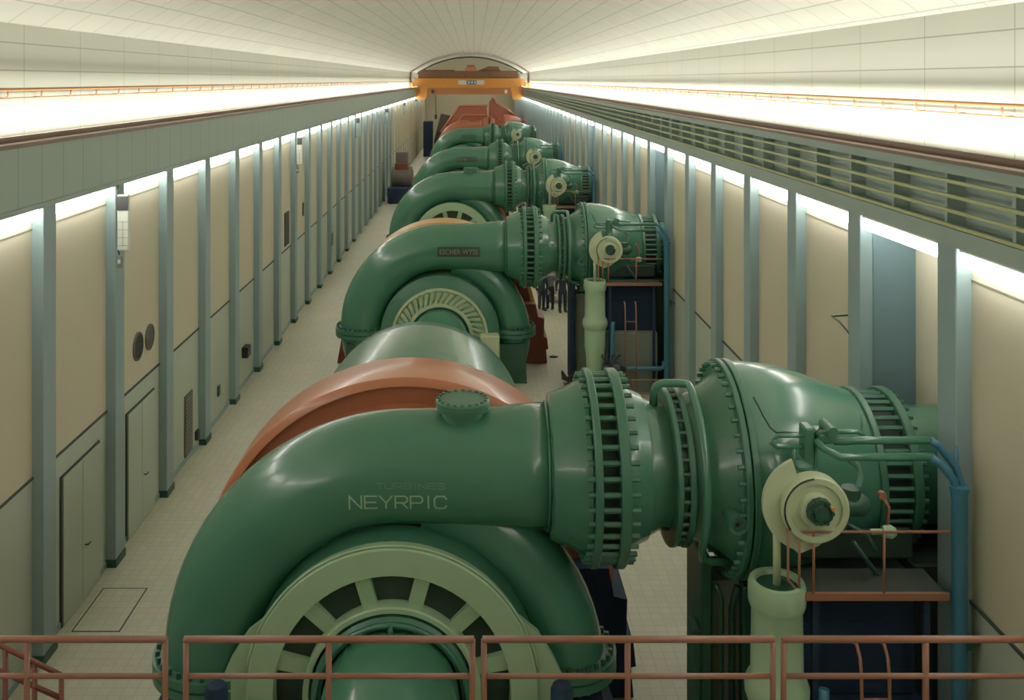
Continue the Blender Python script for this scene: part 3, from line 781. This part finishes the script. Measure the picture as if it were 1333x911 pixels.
    # ---- blue U pipe
    w = MB(); w.tube([(4.40, -1.95, 2.35), (4.38, -1.98, 2.2), (4.36, -1.98, 1.0), (4.42, -1.98, .90), (4.5, -1.98, .88), (5.9, -1.98, .88), (6.0, -1.98, .95), (6.02, -1.98, 1.1)], .07, 10)
    tag(new_obj('oil_pipe', w, M['blue']), 'blue bent oil pipe around the pedestal of the %s inlet valve' % WHICH[i], 'pipe').location = W
    # ---- access platform
    p = thing('access_platform', 'steel access platform with thin rust-orange railing beside the %s inlet valve' % WHICH[i], 'platform', (4.9, -1.8, 0), W)
    pz = 3.58
    w = MB(); w.box(4.12, 5.90, -2.02, -1.40, pz-.05, pz); new_obj('deck', w, M['deck'], p)
    w = MB(); w.box(4.10, 5.93, -2.06, -2.02, pz-.07, pz+.02); new_obj('kick_plate', w, M['rail'], p)
    yr = -2.04; rr_ = .017 if i == 0 else .02
    def bar(pts, nm, r=rr_): 
        w = MB(); w.tube(pts, r, 8); new_obj(nm, w, M['rail'], p)
    bar([(3.92, yr, pz+.82), (4.02, yr, pz+.78), (5.95, yr, pz+.78)], 'top_rail')
    bar([(3.92, yr, pz+.82), (3.92, yr, pz+.18), (4.10, yr, pz-.03)], 'post')
    for x in (4.06, 4.24, 5.12): bar([(x, yr, pz), (x, yr, pz+.78)], 'post')
    for x in (4.3, 5.7):
        w = MB(); w.box(x-.04, x+.04, -1.95, -1.87, 0, pz-.05); new_obj('leg', w, M['navy'], p)
    # ---- ladder with hooped stringers
    l_ = thing('ladder', 'rust-red ladder with hooped tops leaning below the platform of the %s inlet valve' % WHICH[i], 'ladder', (4.9, -2.3, 0), W)
    for x in (4.73, 5.07):
        w = MB(); w.tube([(x, -2.45, .02), (x, -2.30, 2.75), (x, -2.26, 2.92), (x, -2.16, 3.02), (x, -2.06, 3.0)], .022, 8); new_obj('stringer', w, M['rail'], l_)
    for k in range(8):
        z = .35+.3*k; y = -2.45+.15*z/2.75; w = MB(); w.tube([(4.73, y, z), (5.07, y, z)], .014, 6); new_obj('rung', w, M['rail'], l_)
    # ---- twin oil pipes to the wall and the thick blue riser
    o = thing('oil_pipework', 'blue riser with twin green pipes crossing in front of the %s inlet valve' % WHICH[i], 'pipework', (6.1, -1.9, 0), W)
    w = MB(); w.tube([(4.60, -1.74, ZA+1.0), (4.72, -1.80, ZA+1.02), (4.85, -1.82, ZA+1.04), (5.80, -1.82, ZA+1.04)], .05, 12); new_obj('upper_pipe', w, M['green'], o)
    w = MB(); w.tube([(4.38, -1.74, ZA+1.02), (4.44, -1.82, ZA+.94), (4.62, -1.90, ZA+.86), (5.78, -1.90, ZA+.86)], .05, 12); new_obj('lower_pipe', w, M['green'], o)
    w = MB(); w.tube([(5.79, -1.82, ZA+1.04), (5.90, -1.82, ZA+.98), (6.10, -1.86, ZA+.72), (6.14, -1.9, ZA+.55), (6.13, -1.92, ZA+.3)], .052, 12); new_obj('upper_bend', w, M['blue'], o)
    w = MB(); w.tube([(5.77, -1.90, ZA+.86), (5.86, -1.92, ZA+.80), (6.04, -1.95, ZA+.58), (6.06, -1.95, ZA+.3)], .052, 12); new_obj('lower_bend', w, M['blue'], o)
    w = MB(); w.lathe([(0, .095), (ZA+.46, .095), (ZA+.46, .12), (ZA+.52, .12)], 'z', (6.10, -1.96, 0), 20); new_obj('riser', w, M['blue'], o)
    w = MB(); w.tube([(6.10, -1.9, ZA+.5), (6.10, -1.86, ZA+.98)], .03, 10); new_obj('vent_pipe', w, M['blue'], o)
    w = MB(); w.tube([(6.1, -1.98, 2.95), (6.34, -1.98, 2.95)], .03, 8); w.box(6.14, 6.24, -2.06, -1.9, 2.88, 3.02); new_obj('pipe_clamp', w, M['green_dark'], o)

def LTG(i): return M['ltgreen'] if i != 5 else M['orange']
for i, D in enumerate(UNITY):
    build_unit(i, D); build_valve(i, D)

# ------------------------------------------------------------------ overhead travelling crane far down the hall
CY = 122.0
c_ = thing('overhead_crane', 'orange-yellow overhead travelling crane spanning the far end of the hall', 'crane', ((CL+CR)/2, CY, ZB1+.14))
cL, cR = CL-.35, CR+.35
for y0, m in ((CY, M['crane']), (CY+3.4, M['crane'])):
    w = MB(); w.prism([(cL, 9.9), (cL, 9.35), (cL+.9, 9.0), (cR-.9, 9.0), (cR, 9.35), (cR, 9.9), (cR-.2, 10.2), (cL+.2, 10.2)], 'y', y0, y0+.7); new_obj('girder', w, m, c_)
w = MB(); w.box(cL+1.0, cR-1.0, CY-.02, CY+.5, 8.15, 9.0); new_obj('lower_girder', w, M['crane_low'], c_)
w = MB(); w.box(cL+.6, cR-.9, CY+.2, CY+3.6, 10.2, 11.15, bev=.05); w.box(cL+.9, cL+5.2, CY+.3, CY+3.4, 11.1, 11.3)
w.prism([(cR-6.2, 11.1), (cR-4.6, 11.75), (cR-3.4, 11.7), (cR-3.1, 11.1)], 'y', CY+.5, CY+2.5); new_obj('trolley', w, M['crane_brown'], c_)
w = MB(); w.box(-1.1, .3, CY+.1, CY+1.6, 11.1, 11.6, bev=.05); w.lathe([(-.5, .35), (.5, .35)], 'x', (-.4, CY+.5, 11.55), 20); new_obj('winch_motor', w, M['orange'], c_)
for sg, X in ((-1, cL+.95), (1, cR-.95)):
    w = MB(); w.prism([(X-.85, 9.05), (X+.85, 9.05), (X+.75, 8.1), (X+.6, 7.5), (X-.6, 7.5), (X-.75, 8.2)], 'y', CY-.1, CY+.6); new_obj('end_bracket', w, M['crane'], c_)
    w = MB(); w.box(X-sg*1.5-.18, X-sg*1.5+.18, CY-.2, CY+.1, 8.3, 8.75, bev=.04); new_obj('floodlight', w, M['white'] if sg > 0 else M['black'], c_)
    w = MB(); w.box(min(X+sg*.95, X+sg*1.5), max(X+sg*.95, X+sg*1.5), CY-.3, CY+4.4, ZB1+.14, 9.7, bev=.05); new_obj('end_carriage', w, M['crane'], c_)
w = MB(); w.box(-2.0, 1.3, CY-.06, CY, 9.4, 9.95); bd = new_obj('sign_board', w, M['white'], c_)
w = MB(); w.box(-.95, .35, CY-.08, CY-.06, 9.42, 9.93); new_obj('blue_panel', w, M['blue'], bd)
w = MB(); 
for x in (-.75, -.35, .05): w.box(x, x+.2, CY-.10, CY-.08, 9.55, 9.8)
new_obj('panel_mark', w, M['white'], bd)
w = MB(); w.tube([(-4.9, CY+.4, 8.4), (-4.85, CY+.4, 5.6)], .05, 8); w.box(-5.0, -4.7, CY+.2, CY+.6, 5.0, 5.6, bev=.05); new_obj('pendant_control', w, M['black'], c_)

t = thing('generator_cover', 'tall orange-brown sloping machine cover at the far end behind the last turbine', 'machine cover', (0, 120, 0))
w = MB(); w.prism([(-4.4, .02), (-4.1, 3.4), (-1.8, 6.7), (1.6, 6.7), (1.9, .02)], 'y', 120.4, 121.8); new_obj('cover_shell', w, M['orange_red'], t)
w = MB()
for a, b in (((-4.15, 3.45), (-1.8, 6.8)), ((-1.8, 6.8), (1.7, 6.8)), ((-3.9, 2.4), (-1.4, 5.6)), ((-1.4, 5.6), (1.7, 5.6))):
    w.tube([(a[0], 120.3, a[1]), (b[0], 120.3, b[1])], .12, 8)
new_obj('stiffening_rib', w, M['orange'], t)
w = MB(); w.prism([(1.7, .02), (1.9, 7.2), (2.3, 7.9), (2.8, 7.1), (5.6, 5.2), (5.9, 4.4), (5.9, .02)], 'y', 120.3, 121.6); new_obj('side_frame', w, M['orange_red'], t)
w = MB(); w.tube([(2.3, 120.15, 3.4), (2.3, 120.15, 7.8), (5.7, 120.15, 5.1)], .13, 8); new_obj('frame_edge', w, M['orange'], t)

# ------------------------------------------------------------------ foreground railing and landing
lf = MB(); lf.box(-7.5, 6.3, 5.6, 9.25, 3.32, 3.56, bev=.02); struct('landing_slab', lf, M['concrete'])
YR = 9.1; sR = YR/1250
zt, zm = 4.70, 4.352
def rx(px): return (px-617)*sR
groups = [('leftmost', -260, 217, [35]), ('left-centre', 240, 617, [428]), ('right-centre', 628, 1008, [817]), ('rightmost', 1018, 1440, [1205])]
for nm, a, b, mids in groups:
    t = thing('railing_panel', '%s brown-orange railing section in the foreground, seen from above' % nm, 'railing', (rx((a+b)/2), YR, 3.56), None)
    for z, n_ in ((zt, 'top_rail'), (zm, 'middle_rail')):
        w = MB(); w.tube([(rx(a), YR, z), (rx(b), YR, z)], .032 if n_ == 'top_rail' else .025, 12); new_obj(n_, w, M['rail'], t)
    for x in [a+2, b-2]+mids:
        xx = rx(x); w = MB(); w.tube([(xx, YR, 3.56), (xx, YR, zt)], .028, 12); new_obj('post', w, M['rail'], t)
        w = MB(); w.lathe([(3.56, .07), (3.58, .07)], 'z', (xx, YR, 0), 16); new_obj('base_plate', w, M['rail'], t)
t = thing('stair_railing', 'dark sloping stair handrail behind the left end of the foreground railing', 'railing', (-4.2, 9.7, 0))
YS = 9.75; s2 = YS/1250
def sp(px, py): return ((px-617)*s2, YS, 10-(py-104)*s2)
for a, b in (((-60, 810), (82, 880)), ((-60, 846), (78, 908))):
    w = MB(); w.tube([sp(*a), sp(*b)], .026, 10); new_obj('sloping_rail', w, M['brown'], t)
for px, py in ((7, 843), (80, 879), (45, 861)):
    p = sp(px, py); w = MB(); w.tube([(p[0], YS, 2.2), p], .026, 10); new_obj('post', w, M['brown'], t)
# stair flight below it
w = MB()
for k in range(11):
    x = -5.9+.27*k; w.box(x, x+.30, 9.30, 10.2, 3.4-.31*(k+1), 3.44-.31*(k+1)+.02)
w.prism([(-6.0, 3.45), (-5.8, 3.45), (-2.9, .0), (-3.2, .0)], 'y', 9.24, 9.30); w.prism([(-6.0, 3.45), (-5.8, 3.45), (-2.9, .0), (-3.2, .0)], 'y', 10.2, 10.26)
tag(new_obj('stair_flight', w, M['green_dark']), 'dark steel stair flight going down from the landing', 'stairs')

# ------------------------------------------------------------------ things on the left wall
# doors
for k, (ya, yb, ys_) in enumerate(((17.55, 19.25, 18.4), (20.85, 22.55, 21.7))):
    w = MB(); w.box(WL-.01, WL+.03, ya-.06, yb+.06, 0, 2.76); d = struct('door_%d' % (k+1), w, M['darkgap'])
    for y0, y1 in ((ya, ys_-.01), (ys_+.01, yb)):
        w = MB(); w.box(WL+.03, WL+.055, y0, y1, .02, 2.72); lf_ = new_obj('door_leaf', w, M['dado'], d)
    w = MB(); w.tube([(WL+.05, ys_+.1, 1.05), (WL+.12, ys_+.1, 1.05), (WL+.12, ys_+.22, 1.05)], .014, 8); new_obj('door_handle', w, M['black'], d)
for k, (y, z, r, m) in enumerate(((21.55, 4.02, .29, M['black']), (22.32, 4.03, .27, M['crate']))):
    t = thing('round_vent', '%s round vent on the beige left wall' % ('darker nearer' if k == 0 else 'greyer farther'), 'vent', (WL, y, z))
    w = MB(); w.lathe([(0, r+.03), (.03, r+.03), (.035, r-.02), (.0, r-.02)], 'x', (WL, y, z), 32, cap=False); new_obj('frame', w, M['crate'], t)
    w = MB(); w.lathe([(0, r), (.015, r)], 'x', (WL, y, z), 32)
    for q in range(-3, 4):
        hh = math.sqrt(max(.01, r*r-(q*.075)**2)); w.box(WL+.015, WL+.03, y-hh, y+hh, z+q*.075-.012, z+q*.075+.012)
    new_obj('grille', w, m, t)
def wallbox(name, label, cat, y0, y1, z0, z1, m, dep=.08, slats=0):
    t = thing(name, label, cat, (WL, (y0+y1)/2, z0))
    w = MB(); w.box(WL+.002, WL+dep, y0, y1, z0, z1, bev=.01); new_obj('frame' if slats else 'box', w, m, t)
    if slats:
        w = MB()
        for q in range(slats):
            z = z0+.06+(z1-z0-.12)*q/slats; w.box(WL+dep-.005, WL+dep+.012, y0+.05, y1-.05, z, z+.035)
        new_obj('slat_panel', w, M['concrete'] if m != M['concrete'] else M['crate'], t)
    else:
        w = MB(); w.box(WL+dep, WL+dep+.01, y0+.03, y1-.03, z0+.03, z1-.03); new_obj('cover', w, m, t)
wallbox('louvre_vent', 'tall grey louvred vent low on the left wall', 'vent', 25.0, 25.65, .15, 1.75, M['crate'], .04, 14)
wallbox('socket_box', 'small dark socket box near floor beside the tall louvred vent', 'socket box', 25.95, 26.15, .25, .5, M['black'])
wallbox('speaker_box', 'small black box projecting from the pale lower left wall, beyond the louvred vent', 'speaker', 31.2, 31.65, .95, 1.3, M['black'], .2)
wallbox('socket_box', 'pale green switch box with dark rim beyond the louvred vent', 'socket box', 28.2, 28.4, .7, 1.0, M['green_dark'], .06)
wallbox('wall_window', 'tall narrow dark window high on the left wall', 'window', 38.2, 39.1, 3.35, 4.7, M['black'], .03)
wallbox('wall_window', 'small narrow dark slot just beyond the tall dark window', 'window', 42.2, 42.5, 4.0, 4.6, M['black'], .03)
wallbox('wall_cabinet', 'small dark cabinet low on the left wall, far beyond the slots', 'cabinet', 49.5, 50.1, 1.4, 2.1, M['black'], .2)
# hanging signal boards
for k in range(6):
    y = lcols[[j for j, v in enumerate(lcols) if v > 19.5][0]+6*k]
    t = thing('hanging_indicator', ('%s tall white indicator board with dark lamp head hung from a left wall column' % ('nearest' if k == 0 else 'second')) if k < 2 else '%s indicator board from the camera with dark lamp head hung from a left wall column' % ordw(k+1), 'indicator board', (CL+.15, y-.1, 6.4), None, 'indicator boards hanging on the left columns')
    X0, X1 = CL+.07, CL+.31; yf = y-.12
    w = MB(); w.box(X0, X1, yf, yf+.1, 6.52, 7.66, bev=.02); new_obj('board', w, M['white'] if k < 2 else M['column'], t)
    w = MB(); w.box(X0+.015, X1-.015, yf-.02, yf, 7.34, 7.63); new_obj('lamp_head', w, M['black'], t)
    if k < 2:
        w = MB()
        for z in (6.62, 6.78, 6.94, 7.10): w.box(X0+.02, X1-.02, yf-.004, yf, z, z+.008)
        w.box((X0+X1)/2-.004, (X0+X1)/2+.004, yf-.004, yf, 6.6, 7.12); new_obj('grid_line', w, M['concrete'], t)
        w = MB(); w.box(X0-.01, X0+.09, yf+.0, yf+.1, 6.17, 6.42, bev=.02); new_obj('switch', w, M['concrete'], t)
        w = MB(); w.box(X0+.02, X0+.07, yf-.01, yf, 6.26, 6.34); new_obj('button', w, M['white'], t)
    w = MB(); w.tube([(X0+.04, yf+.05, 6.4), (X0, yf+.05, 6.55), (X0-.02, yf+.05, 7.6), (X0, yf+.05, 7.85)], .016, 8); new_obj('hanger', w, M['black'], t)
# floor hatch
t = thing('floor_hatch', 'rectangular tiled floor hatch beside the left wall doors', 'hatch', (-6.87, 18.1, 0))
w = MB(); x0, x1, y0, y1, e = -7.3, -6.42, 17.4, 18.9, .025
w.box(x0, x1, y0, y0+e, 0, .006); w.box(x0, x1, y1-e, y1, 0, .006); w.box(x0, x0+e, y0, y1, 0, .006); w.box(x1-e, x1, y0, y1, 0, .006)
new_obj('frame', w, M['darkgap'], t)
w = MB(); w.box(x0+e, x1-e, y0+e, y1-e, 0, .004); new_obj('cover', w, M['floor'], t)
# wire handle on the right wall
w = MB(); w.tube([(WR, 16.25, 6.02), (CR-.1, 16.25, 6.0), (CR-.1, 15.9, 6.0), (WR, 15.5, 5.55)], .014, 8)
tag(new_obj('wall_bracket', w, M['green_dark']), 'thin dark wire bracket on the right wall above the nearest valve', 'bracket')

# ------------------------------------------------------------------ bits on the floor by the second turbine
D2 = UNITY[1]
t = thing('oil_pump', 'black pump motor with looping hoses at the foot of the second servomotor', 'pump', (4.3, D2-2.3, 0))
w = MB(); w.box(4.0, 4.7, D2-2.8, D2-2.3, 0, .75, bev=.04); new_obj('base', w, M['navy'], t)
w = MB(); w.lathe([(3.98, .12), (4.0, .24), (4.5, .24), (4.55, .16), (4.68, .1)], 'x', (0, D2-2.55, 1.0), 20); new_obj('motor', w, M['black'], t)
for k in range(4):
    w = MB(); P = [(4.05+.13*k+.1*math.sin(q*.9+k), D2-2.6+.12*math.cos(q*.8+k), .95+.16*q-.012*q*q) for q in range(7)]; w.tube(P, .03, 8); new_obj('hose', w, M['black'], t)
t = thing('trestle', 'small black folding trestle on the floor near the second turbine', 'trestle', (3.1, 31.6, 0))
for s_ in (-1, 1):
    w = MB(); w.prism([(3.1+s_*.24, .42), (3.1+s_*.18, .45), (3.1+s_*.02, .2), (3.1+s_*.03, .1), (3.1+s_*.22, .18)], 'y', 31.5, 31.62); new_obj('wing', w, M['black'], t)
w = MB(); w.box(3.07, 3.13, 31.53, 31.59, 0, .25); w.box(2.95, 3.25, 31.4, 31.7, 0, .02); new_obj('stand', w, M['black'], t)
w = MB(); w.prism([(2.72, 34.6), (2.9, 34.52), (3.02, 34.62), (2.86, 34.74)], 'z', 0, .05); tag(new_obj('offcut', w, M['black']), 'small dark flat offcut lying on the pale floor', 'offcut')
w = MB(); w.prism([(3.45, 33.0), (3.7, 32.9), (3.78, 33.02), (3.5, 33.1)], 'z', 0, .04); tag(new_obj('offcut', w, M['black']), 'thin dark offcut at the foot of the second saddle frame', 'offcut')
t = thing('guard_rail', 'low rust-red guard rail in front of the second valve plinth', 'railing', (5.2, 29.3, 0))
w = MB(); w.tube([(4.85, 29.3, .02), (4.85, 29.3, .85), (5.65, 29.3, .85), (5.65, 29.3, .02)], .025, 8); new_obj('frame', w, M['rail'], t)
w = MB(); w.tube([(4.85, 29.3, .45), (5.65, 29.3, .45)], .02, 8); new_obj('middle_rail', w, M['rail'], t)
# pale bench behind the people
t = thing('plank_bench', 'low pale plank bench behind the standing people', 'bench', (3.95, 43.3, 0))
w = MB(); w.box(3.3, 4.9, 43.0, 43.6, .42, .5, bev=.01); new_obj('seat', w, M['wood'], t)
w = MB(); w.box(3.3, 4.9, 43.05, 43.1, .12, .3, bev=.01); new_obj('front_plank', w, M['wood'], t)
for x in (3.4, 4.75):
    w = MB(); w.box(x, x+.08, 43.05, 43.5, 0, .42); new_obj('leg', w, M['crate'], t)
# machinery stacked along the left wall
t = thing('parts_stack', 'tall stack of grey-brown machine parts against the left wall', 'machine parts', (-5.9, 80, 0))
w = MB(); w.box(-7.0, -4.9, 77.4, 80.6, 0, 1.3, bev=.1); new_obj('bottom_crate', w, M['navy'], t)
w = MB(); w.lathe([(-.9, .6), (-.8, .95), (.8, .95), (.9, .6)], 'x', (-5.9, 79.2, 1.9), 20); new_obj('coil_drum', w, M['crate'], t)
w = MB(); w.box(-6.5, -5.4, 78.6, 80.2, 2.5, 3.2, bev=.06); new_obj('middle_crate', w, M['brown'], t)
w = MB(); w.box(-6.4, -5.45, 78.8, 80.2, 3.2, 4.1, bev=.06); new_obj('top_crate', w, M['crate'], t)
t = thing('winding_drum', 'dark round drum leaning beside the tall machine parts stack', 'drum', (-4.3, 82, 0))
w = MB(); w.lathe([(-.35, 1.05), (-.25, 1.1), (-.2, .7), (.2, .7), (.25, 1.1), (.35, 1.05)], 'y', (-4.2, 82, 1.1), 28); new_obj('reel', w, M['crate'], t)
w = MB(); w.lathe([(-.4, .25), (.4, .25)], 'y', (-4.2, 82, 1.1), 16); new_obj('hub', w, M['black'], t)
t = thing('control_cabinet', 'tall dark navy cabinet far down the left side', 'cabinet', (-5.9, 126, 0))
w = MB(); w.box(-6.6, -5.4, 125, 127, 0, 4.6, bev=.05); new_obj('cabinet_body', w, M['navy'], t)
w = MB(); w.box(-6.5, -5.5, 124.96, 125.0, .3, 4.3); new_obj('door', w, M['navy'], t)
t = thing('stator_segment', 'dark sloping machine segment beside the far navy cabinet', 'machine parts', (-4.6, 128, 0))
w = MB(); w.prism([(-5.3, 0.02), (-3.2, 0.02), (-3.0, 5.2), (-4.4, 5.5), (-4.9, 3.6), (-5.3, 2.0)], 'y', 127.5, 129); new_obj('segment', w, M['crate'], t)
w = MB(); w.box(-5.0, -3.4, 127.3, 129.2, 0, 1.2, bev=.1); new_obj('base', w, M['navy'], t)

# ------------------------------------------------------------------ people behind the second turbine
def person(x, y, rz, label, shirt, trousers, pose):
    base = bpy.data.objects.new('person', None); col.objects.link(base); base.location = (x, y, 0); base.rotation_euler = (0, 0, rz)
    tag(base, label, 'person', 'people standing behind the second turbine'); BASE[base.name] = (0,0,0)
    sp_ = pose
    def sk(name, V, E, R, mat, root=0, sub=2):
        me = bpy.data.meshes.new(name); me.from_pydata(V, E, []); o = bpy.data.objects.new(name, me); col.objects.link(o); o.parent = base
        me.materials.append(mat)
        md = o.modifiers.new('Skin', 'SKIN')
        bpy.context.view_layer.objects.active = o
        sv = me.skin_vertices[0].data if me.skin_vertices else None
        if sv is None:
            import bmesh
            bm = bmesh.new(); bm.from_mesh(me); bm.verts.layers.skin.verify(); bm.to_mesh(me); bm.free(); sv = me.skin_vertices[0].data
        for k_, r in enumerate(R):
            sv[k_].radius = (r, r) if not isinstance(r, tuple) else r; sv[k_].use_root = (k_ == root)
        md.use_smooth_shade = True
        s2_ = o.modifiers.new('Sub', 'SUBSURF'); s2_.levels = sub; s2_.render_levels = sub
        return o
    V = [(0,0,.95), (0,.01,1.12), (0,.01,1.32), (0,0,1.46), (0,-.01,1.54), (0,-.015,1.60), (0,-.01,1.68), (0,0,1.76)]
    R = [(.155,.11), (.135,.10), (.16,.11), (.12,.08), .05, .06, (.078,.09), (.06,.07)]
    E = [(i_, i_+1) for i_ in range(7)]
    for s_ in (-1, 1):
        a = len(V); fw = sp_*s_*.08
        V += [(s_*.10, 0, .88), (s_*.115, fw*.6-.01, .50), (s_*.12, fw+.03, .09), (s_*.13, fw-.06, .045), (s_*.135, fw-.15, .035)]
        R += [.092, .062, .04, .035, .022]
        E += [(0, a), (a, a+1), (a+1, a+2), (a+2, a+3), (a+3, a+4)]
        a = len(V)
        el = (s_*.27, .02, 1.12); wr = (s_*.27, -.08-.05*sp_, .88)
        V += [(s_*.185, 0, 1.41), el, wr, (s_*.265, wr[1]-.02, .80)]
        R += [.058, .042, .028, (.036,.02)]
        E += [(3, a), (a, a+1), (a+1, a+2), (a+2, a+3)]
        h = a+3
        for q in range(4):
            b = len(V); yy = wr[1]-.055+.022*q; L = (.06, .07, .075, .06)[q]
            V += [(s_*.265, yy, .765), (s_*.255, yy, .765-L*.6), (s_*.24, yy+.005, .765-L)]; R += [.010, .009, .008]
            E += [(h, b), (b, b+1), (b+1, b+2)]
        b = len(V); V += [(s_*.25, wr[1]-.06, .80), (s_*.24, wr[1]-.08, .765)]; R += [.012, .010]; E += [(h, b), (b, b+1)]
    body = sk('body', V, E, R, M['skin'])
    # clothing as thin shells over the body skeleton
    Vt = [(0,0,.96), (0,0,1.08)]; Rt = [(.175,.13), (.165,.12)]; Et = [(0,1)]
    for s_ in (-1, 1):
        a = len(Vt); fw = sp_*s_*.08
        Vt += [(s_*.10, 0, .86), (s_*.115, fw*.6-.01, .50), (s_*.12, fw+.03, .12)]; Rt += [.11, .085, .075]; Et += [(0, a), (a, a+1), (a+1, a+2)]
    sk('trousers', Vt, Et, Rt, trousers)
    Vj = [(0,0,.84), (0,.01,1.12), (0,.01,1.32), (0,0,1.45)]; Rj = [(.20,.15), (.165,.125), (.185,.13), (.12,.09)]; Ej = [(0,1),(1,2),(2,3)]
    for s_ in (-1, 1):
        a = len(Vj); Vj += [(s_*.19, 0, 1.40), (s_*.27, .02, 1.12), (s_*.27, -.08-.05*sp_, .90)]; Rj += [.075, .058, .045]; Ej += [(2 if False else 3, a), (a, a+1), (a+1, a+2)]
    sk('jacket', Vj, Ej, Rj, shirt)
    for s_ in (-1, 1):
        fw = sp_*s_*.08
        w = MB(); w.lathe([(-.02, .05), (.0, .07), (.10, .07), (.14, .055)], 'z', (s_*.122, fw+.0, .02), 16)
        w.box(s_*.13-.055, s_*.13+.055, fw-.20, fw+.08, 0.0, .085, bev=.03); new_obj('shoe', w, M['black'], base)
    w = MB(); rows = []
    for k_ in range(7):
        a = k_/6*PI*.5; rows.append([(.088*math.cos(a)*math.cos(q), .015+.102*math.cos(a)*math.sin(q), 1.70+.10*math.sin(a)) for q in [2*PI*j/20 for j in range(20)]])
    w.grid(rows, closed_u=True, cap=True); new_obj('hair', w, M['hair'], base)
    w = MB()
    w.lathe([(0, .012), (.03, .006)], 'z', (0, -.102, 1.645), 8)                         # nose
    new_obj('nose', w, M['skin'], base)
    for s_ in (-1, 1):
        w = MB(); w.lathe([(-.006, .001), (-.004, .010), (.004, .010)], 'y', (s_*.03, -.092, 1.685), 10); new_obj('eye', w, M['white'], base)
        w = MB(); w.lathe([(-.012, .02), (.0, .028), (.012, .02)], 'x', (s_*.085, .0, 1.67), 10); new_obj('ear', w, M['skin'], base)
    w = MB(); w.box(-.022, .022, -.098, -.088, 1.617, 1.624); new_obj('mouth', w, M['orange_red'], base)
person(2.93, 41.6, .4, 'leftmost standing person in dark navy work clothes behind the second turbine', M['cloth_navy'], M['cloth_navy'], .6)
person(3.33, 42.0, -.3, 'second person from the left in dark trousers behind the second turbine', M['cloth_grey'], M['cloth_navy'], -.5)
person(3.82, 41.4, .1, 'third person from the left with legs apart behind the second turbine', M['cloth_navy'], M['cloth_navy'], .3)
person(4.30, 42.1, 1.0, 'rightmost standing person in grey trousers near the second saddle frame', M['cloth_grey'], M['cloth_grey'], .5)

# ------------------------------------------------------------------ camera, world
cam = bpy.data.cameras.new('camera'); co = bpy.data.objects.new('camera', cam); col.objects.link(co); scene.camera = co
co.location = (0, 0, 10); co.rotation_euler = (PI/2, 0, 0)
cam.sensor_width = 36; cam.lens = 1250/1333*36
cam.shift_x = (666.5-617)/1333; cam.shift_y = -(455.5-104)/1333
cam.clip_end = 400; cam.clip_start = .1
wd = bpy.data.worlds.new('world'); scene.world = wd; wd.use_nodes = True
wd.node_tree.nodes['Background'].inputs[0].default_value = (.8, .85, .8, 1); wd.node_tree.nodes['Background'].inputs[1].default_value = .2
scene.view_settings.view_transform = 'Standard'
scene.view_settings.look = 'None'
scene.view_settings.exposure = 0.12
scene.view_settings.gamma = 1.22
scene.cycles.use_denoising = True
scene.cycles.max_bounces = 8; scene.cycles.diffuse_bounces = 5; scene.cycles.glossy_bounces = 3
scene.cycles.sample_clamp_indirect = 6
scene.cycles.caustics_reflective = False
